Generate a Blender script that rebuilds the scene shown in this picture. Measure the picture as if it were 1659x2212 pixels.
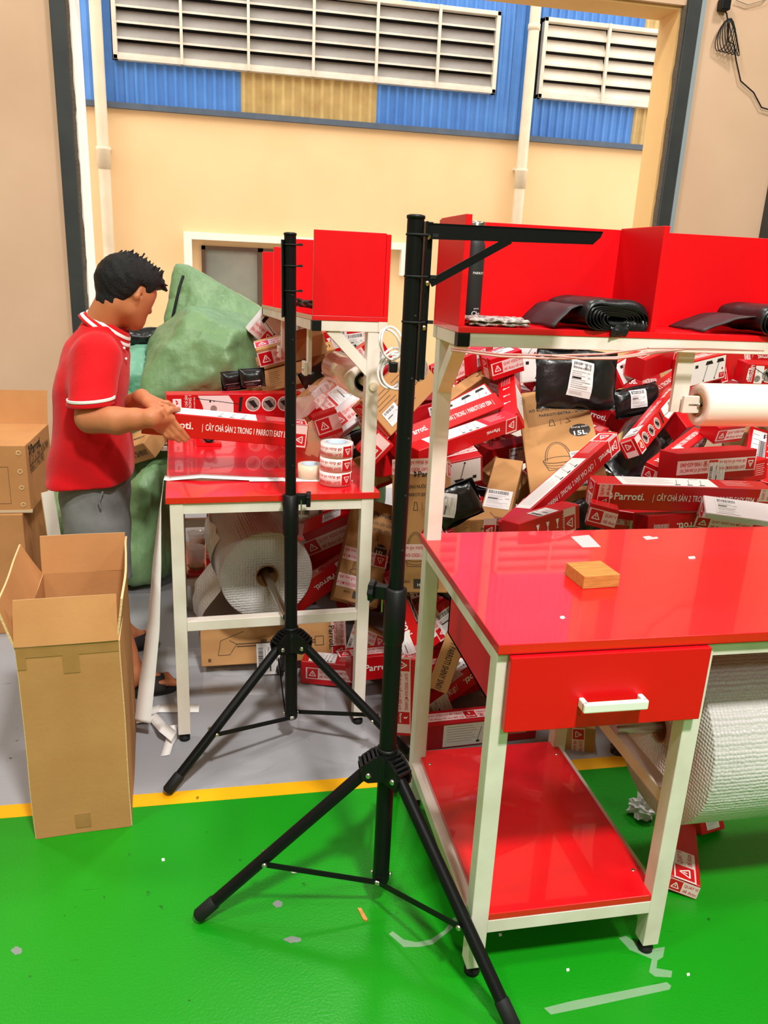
import bpy, bmesh, math, random
import numpy as np
from mathutils import Vector, Matrix, noise
for o in list(bpy.data.objects): bpy.data.objects.remove(o, do_unlink=True)
SC = bpy.context.scene
COL = SC.collection
rnd = random.Random(7)

# ------------------------------------------------------------------ camera
CX, CY, FPX = 829.5, 1106.0, 1699.65
PITCH, ROLL, YAW, CAMH = .3055, .047, -.2029, 1.6364
_r0 = Vector((math.cos(YAW), math.sin(YAW), 0)); _f0 = Vector((-math.sin(YAW), math.cos(YAW), 0)); _u0 = Vector((0, 0, 1))
CW = _f0*math.cos(PITCH) - _u0*math.sin(PITCH)
_u = _u0*math.cos(PITCH) + _f0*math.sin(PITCH)
CR = _r0*math.cos(ROLL) + _u*math.sin(ROLL)
CU = _u*math.cos(ROLL) - _r0*math.sin(ROLL)
CO = Vector((0, 0, CAMH))
cam = bpy.data.cameras.new('camera'); camo = bpy.data.objects.new('camera', cam); COL.objects.link(camo)
M = Matrix((CR, CU, -CW)).transposed().to_4x4(); M.translation = CO
camo.matrix_world = M
cam.sensor_fit = 'VERTICAL'; cam.sensor_height = 36.0; cam.lens = 36.0*FPX/2212.0; cam.clip_start = .02
SC.camera = camo

# ------------------------------------------------------------------ sky, lamps, exposure
W = bpy.data.worlds.new('overcast_sky'); SC.world = W; W.use_nodes = True
bg = W.node_tree.nodes['Background']; bg.inputs['Color'].default_value = (1.0, .985, .96, 1); bg.inputs['Strength'].default_value = 3.3
def ceiling_lamp(x, y, z, sx, sy, e, c=(1, .975, .94)):
    l = bpy.data.lights.new('ceiling_lamp', 'AREA'); l.shape = 'RECTANGLE'; l.size = sx; l.size_y = sy; l.energy = e; l.color = c
    o = bpy.data.objects.new('ceiling_lamp', l); COL.objects.link(o); o.location = (x, y, z)
for lx, ly, e in ((-2.4, .4, 100), (.72, -1.0, 400), (3.6, .6, 100), (-2.4, 3.6, 65), (.9, 3.8, 85), (3.8, 3.6, 65), (0.2, -4.5, 130)):
    ceiling_lamp(lx, ly, 5.4, .45, .45, e)
SC.view_settings.view_transform = 'Standard'; SC.view_settings.look = 'None'
SC.view_settings.exposure = 0.0; SC.view_settings.gamma = 1.0; SC.view_settings.use_curve_mapping = False

# ------------------------------------------------------------------ pixels to rays (the distance always comes from a plane the thing touches)
def ray(u, v): return CW + CR*((u-CX)/FPX) - CU*((v-CY)/FPX)
def PY(u, v, Y): d = ray(u, v); return CO + d*(Y/d.y)
def PZ(u, v, z=0.0): d = ray(u, v); return CO + d*((z-CAMH)/d.z)
def PX(u, v, X): d = ray(u, v); return CO + d*(X/d.x)
def PJ(P): d = Vector(P)-CO; z = d.dot(CW); return (CX+FPX*d.dot(CR)/z, CY-FPX*d.dot(CU)/z)
def PPL(u, v, p, n): d = ray(u, v); return CO + d*((Vector(p)-CO).dot(n)/d.dot(n))

# ------------------------------------------------------------------ materials
def lin(c):
    return tuple(((x/255)/12.92 if x/255 <= .04045 else ((x/255+.055)/1.055)**2.4) for x in c) + (1.0,)
MATS = {}
def mat(name, c, rough=.5, metal=0.0, spec=.5, c2=None, nscale=8, amt=1.0, bump=0.0, bscale=60, stretch=None, trans=0.0, alpha=1.0, coat=0.0, emit=0, detail=4, ior=1.45, sheen=0):
    if name in MATS: return MATS[name]
    m = bpy.data.materials.new(name); m.use_nodes = True; nt = m.node_tree; b = nt.nodes['Principled BSDF']
    b.inputs['Base Color'].default_value = lin(c); b.inputs['Roughness'].default_value = rough; b.inputs['Metallic'].default_value = metal
    b.inputs['Specular IOR Level'].default_value = spec; b.inputs['Transmission Weight'].default_value = trans; b.inputs['Alpha'].default_value = alpha
    b.inputs['Coat Weight'].default_value = coat; b.inputs['IOR'].default_value = ior; b.inputs['Sheen Weight'].default_value = sheen
    tc = nt.nodes.new('ShaderNodeTexCoord'); mp = nt.nodes.new('ShaderNodeMapping'); nt.links.new(tc.outputs['Object'], mp.inputs['Vector'])
    if stretch: mp.inputs['Scale'].default_value = stretch
    if c2 is not None:
        n = nt.nodes.new('ShaderNodeTexNoise'); n.inputs['Scale'].default_value = nscale; n.inputs['Detail'].default_value = detail
        nt.links.new(mp.outputs[0], n.inputs['Vector'])
        r = nt.nodes.new('ShaderNodeValToRGB'); r.color_ramp.elements[0].position = .5-.5*amt*.6; r.color_ramp.elements[1].position = .5+.5*amt*.6
        r.color_ramp.elements[0].color = lin(c); r.color_ramp.elements[1].color = lin(c2)
        nt.links.new(n.outputs['Fac'], r.inputs['Fac']); nt.links.new(r.outputs['Color'], b.inputs['Base Color'])
    if bump:
        n2 = nt.nodes.new('ShaderNodeTexNoise'); n2.inputs['Scale'].default_value = bscale; n2.inputs['Detail'].default_value = 5
        nt.links.new(mp.outputs[0], n2.inputs['Vector'])
        bp = nt.nodes.new('ShaderNodeBump'); bp.inputs['Strength'].default_value = bump; bp.inputs['Distance'].default_value = .01
        nt.links.new(n2.outputs['Fac'], bp.inputs['Height']); nt.links.new(bp.outputs['Normal'], b.inputs['Normal'])
    MATS[name] = m
    return m

def floor_mat(name, base, base2, scuff, rough, scale=1.1):
    m = mat(name, base, rough=rough, c2=base2, nscale=scale, amt=1.2, bump=.12, bscale=140, spec=.5)
    nt = m.node_tree; b = nt.nodes['Principled BSDF']
    src = b.inputs['Base Color'].links[0].from_socket
    tc = nt.nodes.new('ShaderNodeTexCoord')
    def layer(src, sc, pos, col, stretch=(1, 1, 1), wid=.03, detail=6, dist=0):
        mp = nt.nodes.new('ShaderNodeMapping'); mp.inputs['Scale'].default_value = stretch; mp.inputs['Rotation'].default_value = (0, 0, .6)
        nt.links.new(tc.outputs['Object'], mp.inputs['Vector'])
        n = nt.nodes.new('ShaderNodeTexNoise'); n.inputs['Scale'].default_value = sc; n.inputs['Detail'].default_value = detail; n.inputs['Distortion'].default_value = dist
        nt.links.new(mp.outputs[0], n.inputs['Vector'])
        r = nt.nodes.new('ShaderNodeValToRGB'); r.color_ramp.elements[0].position = pos; r.color_ramp.elements[1].position = pos+wid
        nt.links.new(n.outputs['Fac'], r.inputs['Fac'])
        mx = nt.nodes.new('ShaderNodeMix'); mx.data_type = 'RGBA'
        nt.links.new(r.outputs['Color'], mx.inputs['Factor']); nt.links.new(src, mx.inputs['A']); mx.inputs['B'].default_value = lin(col)
        return mx.outputs['Result']
    s = layer(src, 34, .70, scuff, wid=.05)
    s = layer(s, 9, .70, scuff, stretch=(1, 7, 1), wid=.08)
    nt.links.new(s, b.inputs['Base Color'])
    return m

RED = mat('red_laminate', (226, 4, 22), rough=.3, spec=.7, coat=.5, c2=(212, 2, 18), nscale=3, bump=.02, bscale=30)
REDP = mat('red_panel', (222, 3, 16), rough=.42, spec=.4)
WHITEM = mat('white_powder_coat', (236, 226, 216), rough=.45, c2=(218, 206, 192), nscale=7, amt=.6)
BLACKP = mat('black_plastic', (14, 14, 15), rough=.45, spec=.3)
BLACKM = mat('black_steel', (15, 15, 16), rough=.4, spec=.22, bump=.03, bscale=200)
CHROME = mat('zinc_bolt', (205, 202, 195), rough=.28, metal=1)
RUBBER = mat('black_rubber', (12, 12, 12), rough=.7)
CARD = mat('kraft_cardboard', (200, 144, 92), rough=.85, spec=.15, c2=(184, 128, 80), nscale=5, amt=.9, bump=.06, bscale=70)
CARDL = mat('kraft_edge', (222, 186, 138), rough=.9, spec=.1, bump=.3, bscale=150)
CARDB = mat('kraft_box', (190, 142, 92), rough=.8, spec=.2, c2=(176, 128, 80), nscale=6)
REDBOX = mat('red_printed_card', (200, 8, 20), rough=.33, spec=.5)
REDBOX2 = mat('red_printed_card_dull', (176, 8, 20), rough=.42, spec=.45)
WBOX = mat('white_printed_card', (226, 214, 216), rough=.4)
BAGM = mat('black_poly', (20, 21, 23), rough=.28, spec=.6, bump=.35, bscale=22)
CREAM = mat('cream_render', (240, 208, 160), rough=.9, spec=.2, c2=(234, 200, 150), nscale=1.2, amt=.7)
BLUE = mat('blue_steel_sheet', (84, 140, 208), rough=.5, c2=(66, 120, 190), nscale=2.5, amt=.8)
YELS = mat('yellowed_translucent_sheet', (205, 180, 120), rough=.35, c2=(170, 140, 84), nscale=5, amt=1)
GREYSHADE = mat('shaded_louvre_face', (158, 152, 144), rough=.6, c2=(134, 128, 120), nscale=6)  # slat faces lying in shade: the shade is put into a greyer colour
GREYS = mat('grey_louvre_paint', (226, 218, 202), rough=.55, c2=(204, 192, 172), nscale=6)
FLASH = mat('dark_flashing', (70, 84, 100), rough=.6, c2=(86, 98, 110), nscale=9)
PIPEW = mat('pale_pvc', (226, 214, 188), rough=.5, c2=(210, 194, 164), nscale=4)
GLASSW = mat('window_glass', (120, 124, 118), rough=.08, spec=.9, c2=(150, 150, 136), nscale=2)
FRAMEB = mat('brown_window_frame', (88, 66, 50), rough=.5)
WALLB = mat('beige_plaster', (226, 190, 160), rough=.8, spec=.25, c2=(212, 174, 144), nscale=1.6, amt=.9, bump=.05, bscale=25)
WALLO = mat('ochre_reveal', (232, 188, 126), rough=.85, spec=.2, c2=(220, 176, 114), nscale=2)
SKYLIT = mat('skylit_white_reveal', (250, 247, 238), rough=.8)  # bright sky light on the left reveal, put into its white colour
STEELD = mat('dark_frame_steel', (44, 48, 50), rough=.5, c2=(58, 60, 60), nscale=6)
MORTAR = mat('crumbled_mortar', (96, 84, 70), rough=.95, bump=.8, bscale=60)
CEILM = mat('ceiling_sheet', (205, 205, 200), rough=.7)
ASPH = mat('yard_concrete', (190, 182, 168), rough=.9, c2=(170, 162, 150), nscale=2)
GREENF = floor_mat('green_epoxy', (18, 143, 18), (14, 130, 15), (12, 84, 16), .33)
GREYF = floor_mat('grey_epoxy', (164, 164, 168), (148, 148, 154), (96, 92, 92), .36, 1.6)
YELF = floor_mat('yellow_line_paint', (244, 178, 6), (232, 164, 4), (140, 96, 20), .42, 4)

# ------------------------------------------------------------------ mesh helpers
def tag(o, label, cat, group=None):
    o['label'] = label; o['category'] = cat
    if group: o['group'] = group
    return o
def thing(name, label, cat, loc=(0, 0, 0), rz=0.0, group=None):
    o = bpy.data.objects.new(name, None); COL.objects.link(o); o.empty_display_size = .05
    o.location = loc; o.rotation_euler = (0, 0, rz)
    return tag(o, label, cat, group)
def link(name, me, parent=None, loc=None, mw=None):
    o = bpy.data.objects.new(name, me); COL.objects.link(o)
    if parent is not None: o.parent = parent
    if loc is not None: o.location = loc
    if mw is not None: o.matrix_local = mw
    return o
class MB:
    def __init__(s): s.v = []; s.f = []; s.m = []; s.sm = []
    def add(s, vs, fs, mi=0, sm=False):
        k = len(s.v); s.v += [tuple(p) for p in vs]
        for f in fs: s.f.append(tuple(i+k for i in f)); s.m.append(mi); s.sm.append(sm)
        return s
    def box(s, x0, y0, z0, x1, y1, z1, mi=0, T=None):
        vs = [Vector(p) for p in ((x0, y0, z0), (x1, y0, z0), (x1, y1, z0), (x0, y1, z0), (x0, y0, z1), (x1, y0, z1), (x1, y1, z1), (x0, y1, z1))]
        if T is not None: vs = [T @ p for p in vs]
        return s.add(vs, [(0, 3, 2, 1), (4, 5, 6, 7), (0, 1, 5, 4), (1, 2, 6, 5), (2, 3, 7, 6), (3, 0, 4, 7)], mi)
    def bar(s, a, b, w, h, mi=0, up=(0, 0, 1)):
        a = Vector(a); b = Vector(b); x = (b-a); L = x.length; x = x/L; up = Vector(up)
        y = up.cross(x)
        if y.length < 1e-4: y = Vector((1, 0, 0)).cross(x)
        y.normalize(); z = x.cross(y)
        T = Matrix((x, y, z)).transposed().to_4x4(); T.translation = a
        return s.box(0, -w/2, -h/2, L, w/2, h/2, mi, T)
    def tube(s, pts, rad, n=12, mi=0, caps=True):
        pts = [Vector(p) for p in pts]; k = len(s.v)
        if not hasattr(rad, '__len__'): rad = [rad]*len(pts)
        prev = None; rings = []
        for i, p in enumerate(pts):
            d = (pts[min(i+1, len(pts)-1)]-pts[max(i-1, 0)])
            d = d.normalized() if d.length > 1e-9 else Vector((0, 0, 1))
            if prev is None:
                a = Vector((0, 0, 1)) if abs(d.z) < .9 else Vector((1, 0, 0)); x = d.cross(a).normalized()
            else:
                x = (prev - d*prev.dot(d)); x = x.normalized() if x.length > 1e-6 else d.orthogonal().normalized()
            prev = x; y = d.cross(x)
            rings.append([p + (x*math.cos(2*math.pi*j/n)+y*math.sin(2*math.pi*j/n))*rad[i] for j in range(n)])
        vs = [q for r in rings for q in r]; fs = []
        for i in range(len(pts)-1):
            for j in range(n): fs.append((i*n+j, i*n+(j+1) % n, (i+1)*n+(j+1) % n, (i+1)*n+j))
        s.add(vs, fs, mi, True)
        if caps: s.add(rings[0], [tuple(range(n))[::-1]], mi); s.add(rings[-1], [tuple(range(n))], mi)
        return s
    def lathe(s, prof, n=24, mi=0, T=None, closed=False):
        vs = []
        for (r, z) in prof:
            for j in range(n):
                p = Vector((r*math.cos(2*math.pi*j/n), r*math.sin(2*math.pi*j/n), z)); vs.append(T @ p if T is not None else p)
        fs = []; m = len(prof)
        for i in range(m if closed else m-1):
            a = i*n; b = ((i+1) % m)*n
            for j in range(n): fs.append((a+j, a+(j+1) % n, b+(j+1) % n, b+j))
        return s.add(vs, fs, mi, True)
    def prism(s, poly, y0, y1, mi=0, T=None):     # polygon in xz, extruded along y
        n = len(poly); vs = [Vector((x, y0, z)) for x, z in poly]+[Vector((x, y1, z)) for x, z in poly]
        if T is not None: vs = [T @ p for p in vs]
        fs = [tuple(range(n)), tuple(range(2*n-1, n-1, -1))]+[(i+n, (i+1) % n+n, (i+1) % n, i) for i in range(n)]
        return s.add(vs, fs, mi)
    def grid(s, pts, nu, nv, mi=0, sm=True):
        fs = [(i*nv+j, (i+1)*nv+j, (i+1)*nv+j+1, i*nv+j+1) for i in range(nu-1) for j in range(nv-1)]
        return s.add(pts, fs, mi, sm)
    def mesh(s, name, mats):
        me = bpy.data.meshes.new(name); me.from_pydata(s.v, [], s.f)
        for m in (mats if isinstance(mats, (list, tuple)) else [mats]): me.materials.append(m)
        me.polygons.foreach_set('material_index', s.m); me.polygons.foreach_set('use_smooth', s.sm); me.update()
        return me
    def obj(s, name, mats, parent=None, bevel=0, loc=None, solid=0, subd=0):
        o = link(name, s.mesh(name, mats), parent, loc)
        if solid: q = o.modifiers.new('thick', 'SOLIDIFY'); q.thickness = solid; q.offset = 0
        if bevel: q = o.modifiers.new('bev', 'BEVEL'); q.width = bevel; q.segments = 2; q.limit_method = 'ANGLE'
        if subd: q = o.modifiers.new('sub', 'SUBSURF'); q.levels = subd; q.render_levels = subd
        return o
def nz(p, sc, seed=0.0): return noise.noise(Vector((p[0]*sc+seed*13.7, p[1]*sc-seed*5.3, p[2]*sc+seed*3.1)))
def struct(o): o['kind'] = 'structure'; return o
# ================================================================== the setting
YL0, YL1 = 2.140, 2.201
YW, YFAR = 5.4, 11.0
XJ0, XJ1, ZLIN = -.86, 2.925, 3.32
struct(MB().box(-7, -9, -.1, 9, YL0, 0).obj('floor', GREENF))
struct(MB().box(-7, YL1, -.1, 9, YW+.28, 0).obj('floor_concrete', GREYF))
struct(MB().box(-7, YL0, -.1, 9, YL1, .0006).obj('trim_1', YELF))
struct(MB().box(-14, YW+.28, -.2, 20, YFAR+4, -.06).obj('ground', ASPH))
struct(MB().box(-7.2, -9.2, 6.2, 9.2, YW+.3, 6.4).obj('ceiling', CEILM))
wl = struct(MB().box(-7, YW, 0, XJ0-.10, YW+.26, 6.2).box(XJ1+.12, YW, 0, 9, YW+.26, 6.2).box(XJ0-.10, YW, ZLIN, XJ1+.12, YW+.26, 6.2).obj('wall_back', WALLB))
struct(MB().box(-7.2, -9, 0, -7, YW+.26, 6.2).obj('wall_left', WALLB)); struct(MB().box(9, -9, 0, 9.2, YW+.26, 6.2).obj('wall_right', WALLB))
struct(MB().box(-7, -9.2, 0, 9, -9, 6.2).obj('wall_front', WALLB))
# door surround: dark steel angle, crumbled edge, reveals
fr = struct(MB().box(XJ0-.10, YW-.03, 0, XJ0-.015, YW+.05, ZLIN+.1).box(XJ1+.03, YW-.03, 0, XJ1+.12, YW+.05, ZLIN+.1).obj('door_1', STEELD, bevel=.004))
MB().box(XJ1+.12, YW-.035, 0, XJ1+.15, YW, ZLIN+.6).obj('frame_edge_strip', mat('pale_edge', (150, 160, 165), rough=.5), fr)
MB().box(XJ0-.015, YW+.05, 0, XJ0+.0, YW+.40, ZLIN).obj('reveal', SKYLIT, fr)
MB().box(XJ1, YW+.03, 0, XJ1+.03, YW+.28, ZLIN).obj('reveal', WALLO, fr)
MB().box(XJ0, YW+.03, ZLIN-.02, XJ1, YW+.28, ZLIN).obj('lintel_underside', WALLO, fr)
def crumble(x, sgn, name):
    m = MB(); rows = 90; pts = []
    for i in range(rows):
        z = ZLIN*i/(rows-1); w = .012+.016*abs(nz((x, z, 0), 7, 1))+.012*abs(nz((x, z, 0), 31, 2))
        pts += [(x, YW-.012, z), (x+sgn*w, YW+.012*nz((z, 0, 0), 20), z), (x+sgn*w*.6, YW+.06, z)]
    m.grid(pts, rows, 3); return m.obj(name, MORTAR, fr)
crumble(XJ0-.018, 1, 'crumbled_edge'); crumble(XJ1+.033, -1, 'crumbled_edge')
# dark steel column on the right part of the wall
cx_ = PY(1650, 450, YW).x
struct(MB().box(cx_, YW-.16, 0, cx_+.3, YW, 6.2).obj('trim_2', STEELD))
# coiled cable and plug hanging on the wall
cab = thing('wall_cable', 'thin black cable coiled up with a small plug high on the beige wall', 'cable', PY(1575, 90, YW-.03))
def wp(u, v, dy=-.02): return PY(u, v, YW+dy) - cab.location
m = MB()
for k in range(7):
    c = (PY(1573, 76, YW-.03)-cab.location); a = []
    for j in range(15):
        t = 2*math.pi*j/14; a.append(c+Vector((.055*math.cos(t+.3*k)+.01*k-.03, -.005*k, .085*math.sin(t)+.05*math.cos(t)-.004*k)))
    m.tube(a, .003, 5)
m.obj('cable_coil', RUBBER, cab)
MB().tube([wp(1562, 18), wp(1570, 30), wp(1574, 60), wp(1572, 90), wp(1585, 95), wp(1590, 130), wp(1600, 175), wp(1628, 200), wp(1645, 232), wp(1690, 246)], .0045, 6).obj('cable', RUBBER, cab)
p = wp(1565, 10, -.03); MB().box(p.x-.035, p.y-.03, p.z-.035, p.x+.03, p.y+.03, p.z+.03).obj('plug', BLACKP, cab, bevel=.006)
MB().tube([wp(1590, 0), wp(1615, 10), wp(1650, 0), wp(1670, -20)], .004, 6).obj('cable_loop', mat('pale_wire', (190, 170, 150)), cab)

# ------------------------------------------------------------------ building across the yard
bl = thing('factory_building', 'cream rendered factory wall with blue corrugated sheeting above, across the yard', 'building', (2, YFAR, 0))
def bpt(u, v): q = PY(u, v, YFAR); return Vector((q.x-2, 0, q.z))
ZB = 3.31
MB().box(-11, 0, -.2, 13, .3, ZB).obj('wall', CREAM, bl)
MB().box(-11, -.07, ZB-.03, 13, .0, ZB+.035).obj('flashing', FLASH, bl)
MB().box(-11, .06, ZB, 13, .3, 8).obj('backing_wall', mat('dark_backing', (40, 42, 46), rough=.9), bl)
def sheet(x0, x1, z0, z1, ma, pitch=.135):
    n = max(1, round((x1-x0)/pitch)); p = (x1-x0)/n; xs = []
    for i in range(n):
        b = x0+i*p
        xs += [(b, 0), (b+p*.18, -.028), (b+p*.38, -.028), (b+p*.56, 0)]
    xs.append((x1, 0)); pts = [(x, y, z) for z in (z0, z1) for x, y in xs]
    mm = MB(); mm.grid(pts, 2, len(xs), 0, False)
    return mm.obj('corrugated_sheet', ma, bl)
L1 = (bpt(247, 128).x, bpt(1065, 203).x); L2 = (4.04-2, 5.64-2+1.1); ZL0, ZL1 = 3.80, 4.73
xs = [-9]
ya, yb = bpt(520, 160).x, bpt(815, 190).x; yc = bpt(1362, 300).x
edges = [(-9, -6.5), (-6.5, -4.6), (-4.6, L1[0]-.02)]
for a, b in edges: sheet(a, b, ZB, 8, BLUE, .30 if a > -5 else .3)
cur = L1[0]-.02
for b, ma in ((L1[0]+.55, BLUE), (ya, BLUE), (ya+.85, YELS), (yb, YELS), (yb+.8, BLUE), (L1[1]+.02, BLUE)):
    sheet(cur, b, ZB, ZL0, ma, .118); cur = b
sheet(cur, 1.88, ZB, 8, BLUE, .118)
sheet(1.88, L2[0]-.03, ZB, 8, BLUE, .14)
for b, ma in ((L2[0]+.75, BLUE), (yc, BLUE), (L2[1]+.03, YELS)):
    a = L2[0]-.03 if ma is BLUE and b < yc else (L2[0]+.75 if ma is BLUE else yc)
    sheet(a, b, ZB, ZL0, ma, .118); sheet(a, b, ZL1, 8, ma if ma is YELS else BLUE, .118)
sheet(L1[0]-.02, 0.0, ZL1, 8, BLUE, .118); sheet(0.0, L1[1]+.02, ZL1, 8, BLUE, .118)
sheet(L2[1]+.03, 9, ZB, 8, BLUE, .3)
def louvre(x0, x1, bays, ns, fm):
    v = MB(); t = .05
    v.box(x0, -.10, ZL0, x1, 0, ZL0+t).box(x0, -.10, ZL1-t, x1, 0, ZL1).box(x0, -.10, ZL0, x0+t, 0, ZL1).box(x1-t, -.10, ZL0, x1, 0, ZL1)
    f = v.obj('louvre_vent', GREYS, bl, bevel=.004)
    bw = (x1-x0)/bays; me = None; ml = None
    for i in range(1, bays):
        x = x0+bw*i
        if ml is None: ml = MB().box(-.016, -.115, ZL0, .016, -.06, ZL1).mesh('mullion', GREYS)
        link('mullion', ml, f, (x, 0, 0))
    sp = (ZL1-ZL0-2*t)/ns
    for i in range(bays):
        for k in range(ns):
            z = ZL0+t+sp*k
            if me is None:
                q = MB(); q.prism([(0, 0), (0, 0)], 0, 0) if False else None
                prof = [(.0, sp*.92), (-.08, sp*.16), (-.08, sp*.02), (-.072, sp*.02), (-.066, sp*.16), (.012, sp*.92)]
                w = bw/2-.012; n = len(prof)
                vs = [(-w, y, zz) for y, zz in prof]+[(w, y, zz) for y, zz in prof]
                q = MB().add(vs, [tuple(range(n)), tuple(range(2*n-1, n-1, -1))]+[(a, a+n, (a+1) % n+n, (a+1) % n) for a in range(n)])
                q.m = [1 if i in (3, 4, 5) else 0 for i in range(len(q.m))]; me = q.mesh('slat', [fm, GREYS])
            link('slat', me, f, (x0+bw*(i+.5), 0, z))
louvre(L1[0], L1[1], 6, 5, GREYSHADE); louvre(L2[0], L2[1], 3, 5, GREYS)
for u, v, jt in ((225, 300, (222, 340)), (1125, 300, (1117, 385))):
    x = bpt(u, v).x; d = MB().tube([(x, -.13, -.2), (x, -.13, 7.5)], .07, 16).obj('drain_pipe', PIPEW, bl)
    zj = bpt(*jt).z; MB().lathe([(.07, zj-.14), (.08, zj-.14), (.08, zj+.06), (.088, zj+.07), (.088, zj+.1), (.07, zj+.1)], 16, 0, Matrix.Translation((x, -.13, 0))).obj('pipe_joint', PIPEW, d)
    MB().box(x-.08, -.15, zj+.09, x+.08, 0, zj+.12).obj('pipe_clamp', GREYS, d)
xj = bpt(1146, 40); MB().lathe([(.07, 4.55), (.079, 4.55), (.079, 4.62), (.07, 4.62)], 16, 0, Matrix.Translation((bpt(1125, 300).x, -.13, 0))).obj('pipe_joint', PIPEW, bl)
# window with white hood
a = bpt(397, 500); b = bpt(880, 530); zt = a.z
MB().box(a.x, -.12, zt-.09, b.x, 0, zt).box(a.x, -.12, bpt(400, 575).z, a.x+.1, 0, zt-.09).box(b.x-.1, -.12, 1.49, b.x, 0, zt-.09).obj('window_hood', mat('white_trim_paint', (244, 240, 228), rough=.7), bl)
wx0 = bpt(435, 530).x; wx1 = wx0+2.3; wz1 = bpt(435, 530).z; wz0 = .62
wf = MB().box(wx0, -.05, wz0, wx0+.05, .02, wz1).box(wx1-.05, -.05, wz0, wx1, .02, wz1).box(wx0, -.05, wz1-.05, wx1, .02, wz1).box(wx0, -.05, wz0, wx1, .02, wz0+.05).box(wx0+.72, -.05, wz0, wx0+.79, .02, wz1).box(wx0+1.45, -.05, wz0, wx0+1.52, .02, wz1).obj('window_frame', FRAMEB, bl)
for i in range(3):
    g = MB().box(wx0+.05+.735*i, -.02, wz0+.05, wx0+.715+.735*i, -.01, wz1-.05).obj('pane', GLASSW, wf)
q = MB()
for i in range(16): q.tube([(wx0+.1+.13*i, -.001, wz0+.05), (wx0+.1+.13*i, -.001, wz1-.05)], .008, 5)
for i in range(4): q.tube([(wx0+.05, -.001, wz0+.2+.26*i), (wx1-.05, -.001, wz0+.2+.26*i)], .008, 5)
q.obj('window_grille', mat('grille_paint', (170, 160, 140)), wf)
# ================================================================== flat print (lettering, labels, tape)
PM = [mat('print_white', (246, 242, 240), rough=.4), mat('print_red', (206, 14, 26), rough=.4), mat('print_black', (24, 22, 22), rough=.5),
      mat('print_grey', (150, 140, 140), rough=.5), mat('print_dark_badge', (54, 46, 40), rough=.5), mat('tape_film', (240, 206, 204), rough=.22, spec=.6),
      mat('print_photo', (98, 82, 74), rough=.45, c2=(190, 180, 170), nscale=40), mat('print_gold', (214, 170, 60), rough=.4), mat('print_brown_ink', (92, 66, 44), rough=.6),
      mat('label_paper', (238, 234, 234), rough=.55)]
WH, RD, BK, GR, BD, TP, PH, GO, BI, LP = range(10)
_tx = {}
def text_geo(s, bold=0.0):
    k = (s, bold)
    if k in _tx: return _tx[k]
    c = bpy.data.curves.new('t', 'FONT'); c.body = s; c.size = 1; c.resolution_u = 2; c.offset = bold; c.fill_mode = 'FRONT'
    o = bpy.data.objects.new('t', c); COL.objects.link(o)
    me = bpy.data.meshes.new_from_object(o.evaluated_get(bpy.context.evaluated_depsgraph_get()))
    v = np.array([(q.co.x, q.co.y) for q in me.vertices]) if len(me.vertices) else np.zeros((0, 2))
    f = [tuple(p.vertices) for p in me.polygons]
    bpy.data.objects.remove(o); bpy.data.curves.remove(c); bpy.data.meshes.remove(me)
    if len(v): v[:, 0] -= v[:, 0].min()
    _tx[k] = (v, f, v[:, 0].max() if len(v) else 0)
    return _tx[k]
class Pr:
    def __init__(s): s.b = MB()
    def rect(s, m, x0, y0, x1, y1, l=1): s.b.add([(x0, y0, l*.0003), (x1, y0, l*.0003), (x1, y1, l*.0003), (x0, y1, l*.0003)], [(0, 1, 2, 3)], m); return s
    def poly(s, m, pts, l=1): s.b.add([(x, y, l*.0003) for x, y in pts], [tuple(range(len(pts)))], m); return s
    def circ(s, m, x, y, r, l=1, n=20, ry=None): return s.poly(m, [(x+r*math.cos(2*math.pi*i/n), y+(ry or r)*math.sin(2*math.pi*i/n)) for i in range(n)], l)
    def line(s, m, pts, w, l=2):
        for (x0, y0), (x1, y1) in zip(pts, pts[1:]):
            d = math.hypot(x1-x0, y1-y0) or 1; nx, ny = -(y1-y0)/d*w/2, (x1-x0)/d*w/2
            s.poly(m, [(x0+nx, y0+ny), (x0-nx, y0-ny), (x1-nx, y1-ny), (x1+nx, y1+ny)], l)
        return s
    def text(s, m, t, x, y, h, al='l', bold=0.0, rot=0.0, wmax=None, l=3):
        v, f, w = text_geo(t, bold); k = h/.73; kx = k
        if wmax and w*k > wmax: kx = wmax/w
        ox = {'l': 0, 'c': -w*kx/2, 'r': -w*kx}[al]; c, sn = math.cos(rot), math.sin(rot)
        s.b.add([(x+(a*kx+ox)*c-b*k*sn, y+(a*kx+ox)*sn+b*k*c, l*.0003) for a, b in v], f, m); return s
    def logo(s, m, x, y, h, rest=True, bold=.018):      # leaf-and-dot mark followed by the name
        s.poly(m, [(x, y+h), (x+.30*h, y+.92*h), (x+.55*h, y+.62*h), (x+.34*h, y+.52*h), (x+.12*h, y+.60*h)], 3)
        s.poly(m, [(x+.10*h, y+.42*h), (x+.62*h, y+.50*h), (x+.50*h, y+.18*h), (x+.2*h, y-.05*h)], 3)
        if rest: s.text(m, 'Parroti.', x+.78*h, y, h*.95, bold=bold)
        return s
    def mesh(s, name='print'): return s.b.mesh(name, PM)
_pc = {}
def cached(fn):
    def g(*a):
        k = (fn.__name__,)+tuple(round(x, 2) if isinstance(x, float) else x for x in a)
        if k not in _pc: _pc[k] = fn(*a)
        return _pc[k]
    return g
@cached
def d_text(L, Wd, s='CÂY CHÀ SÀN 2 TRONG 1 PARROTI EASY ES04'):
    p = Pr(); h = min(.30*Wd, .026); w = L*.86; x = -w/2
    p.logo(WH, x, -h*.35, h*1.15); p.text(WH, '|  '+s+'  |', x+h*6.6, -h*.35, h*.95, bold=.012, wmax=w-h*6.8)
    return p.mesh()
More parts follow.
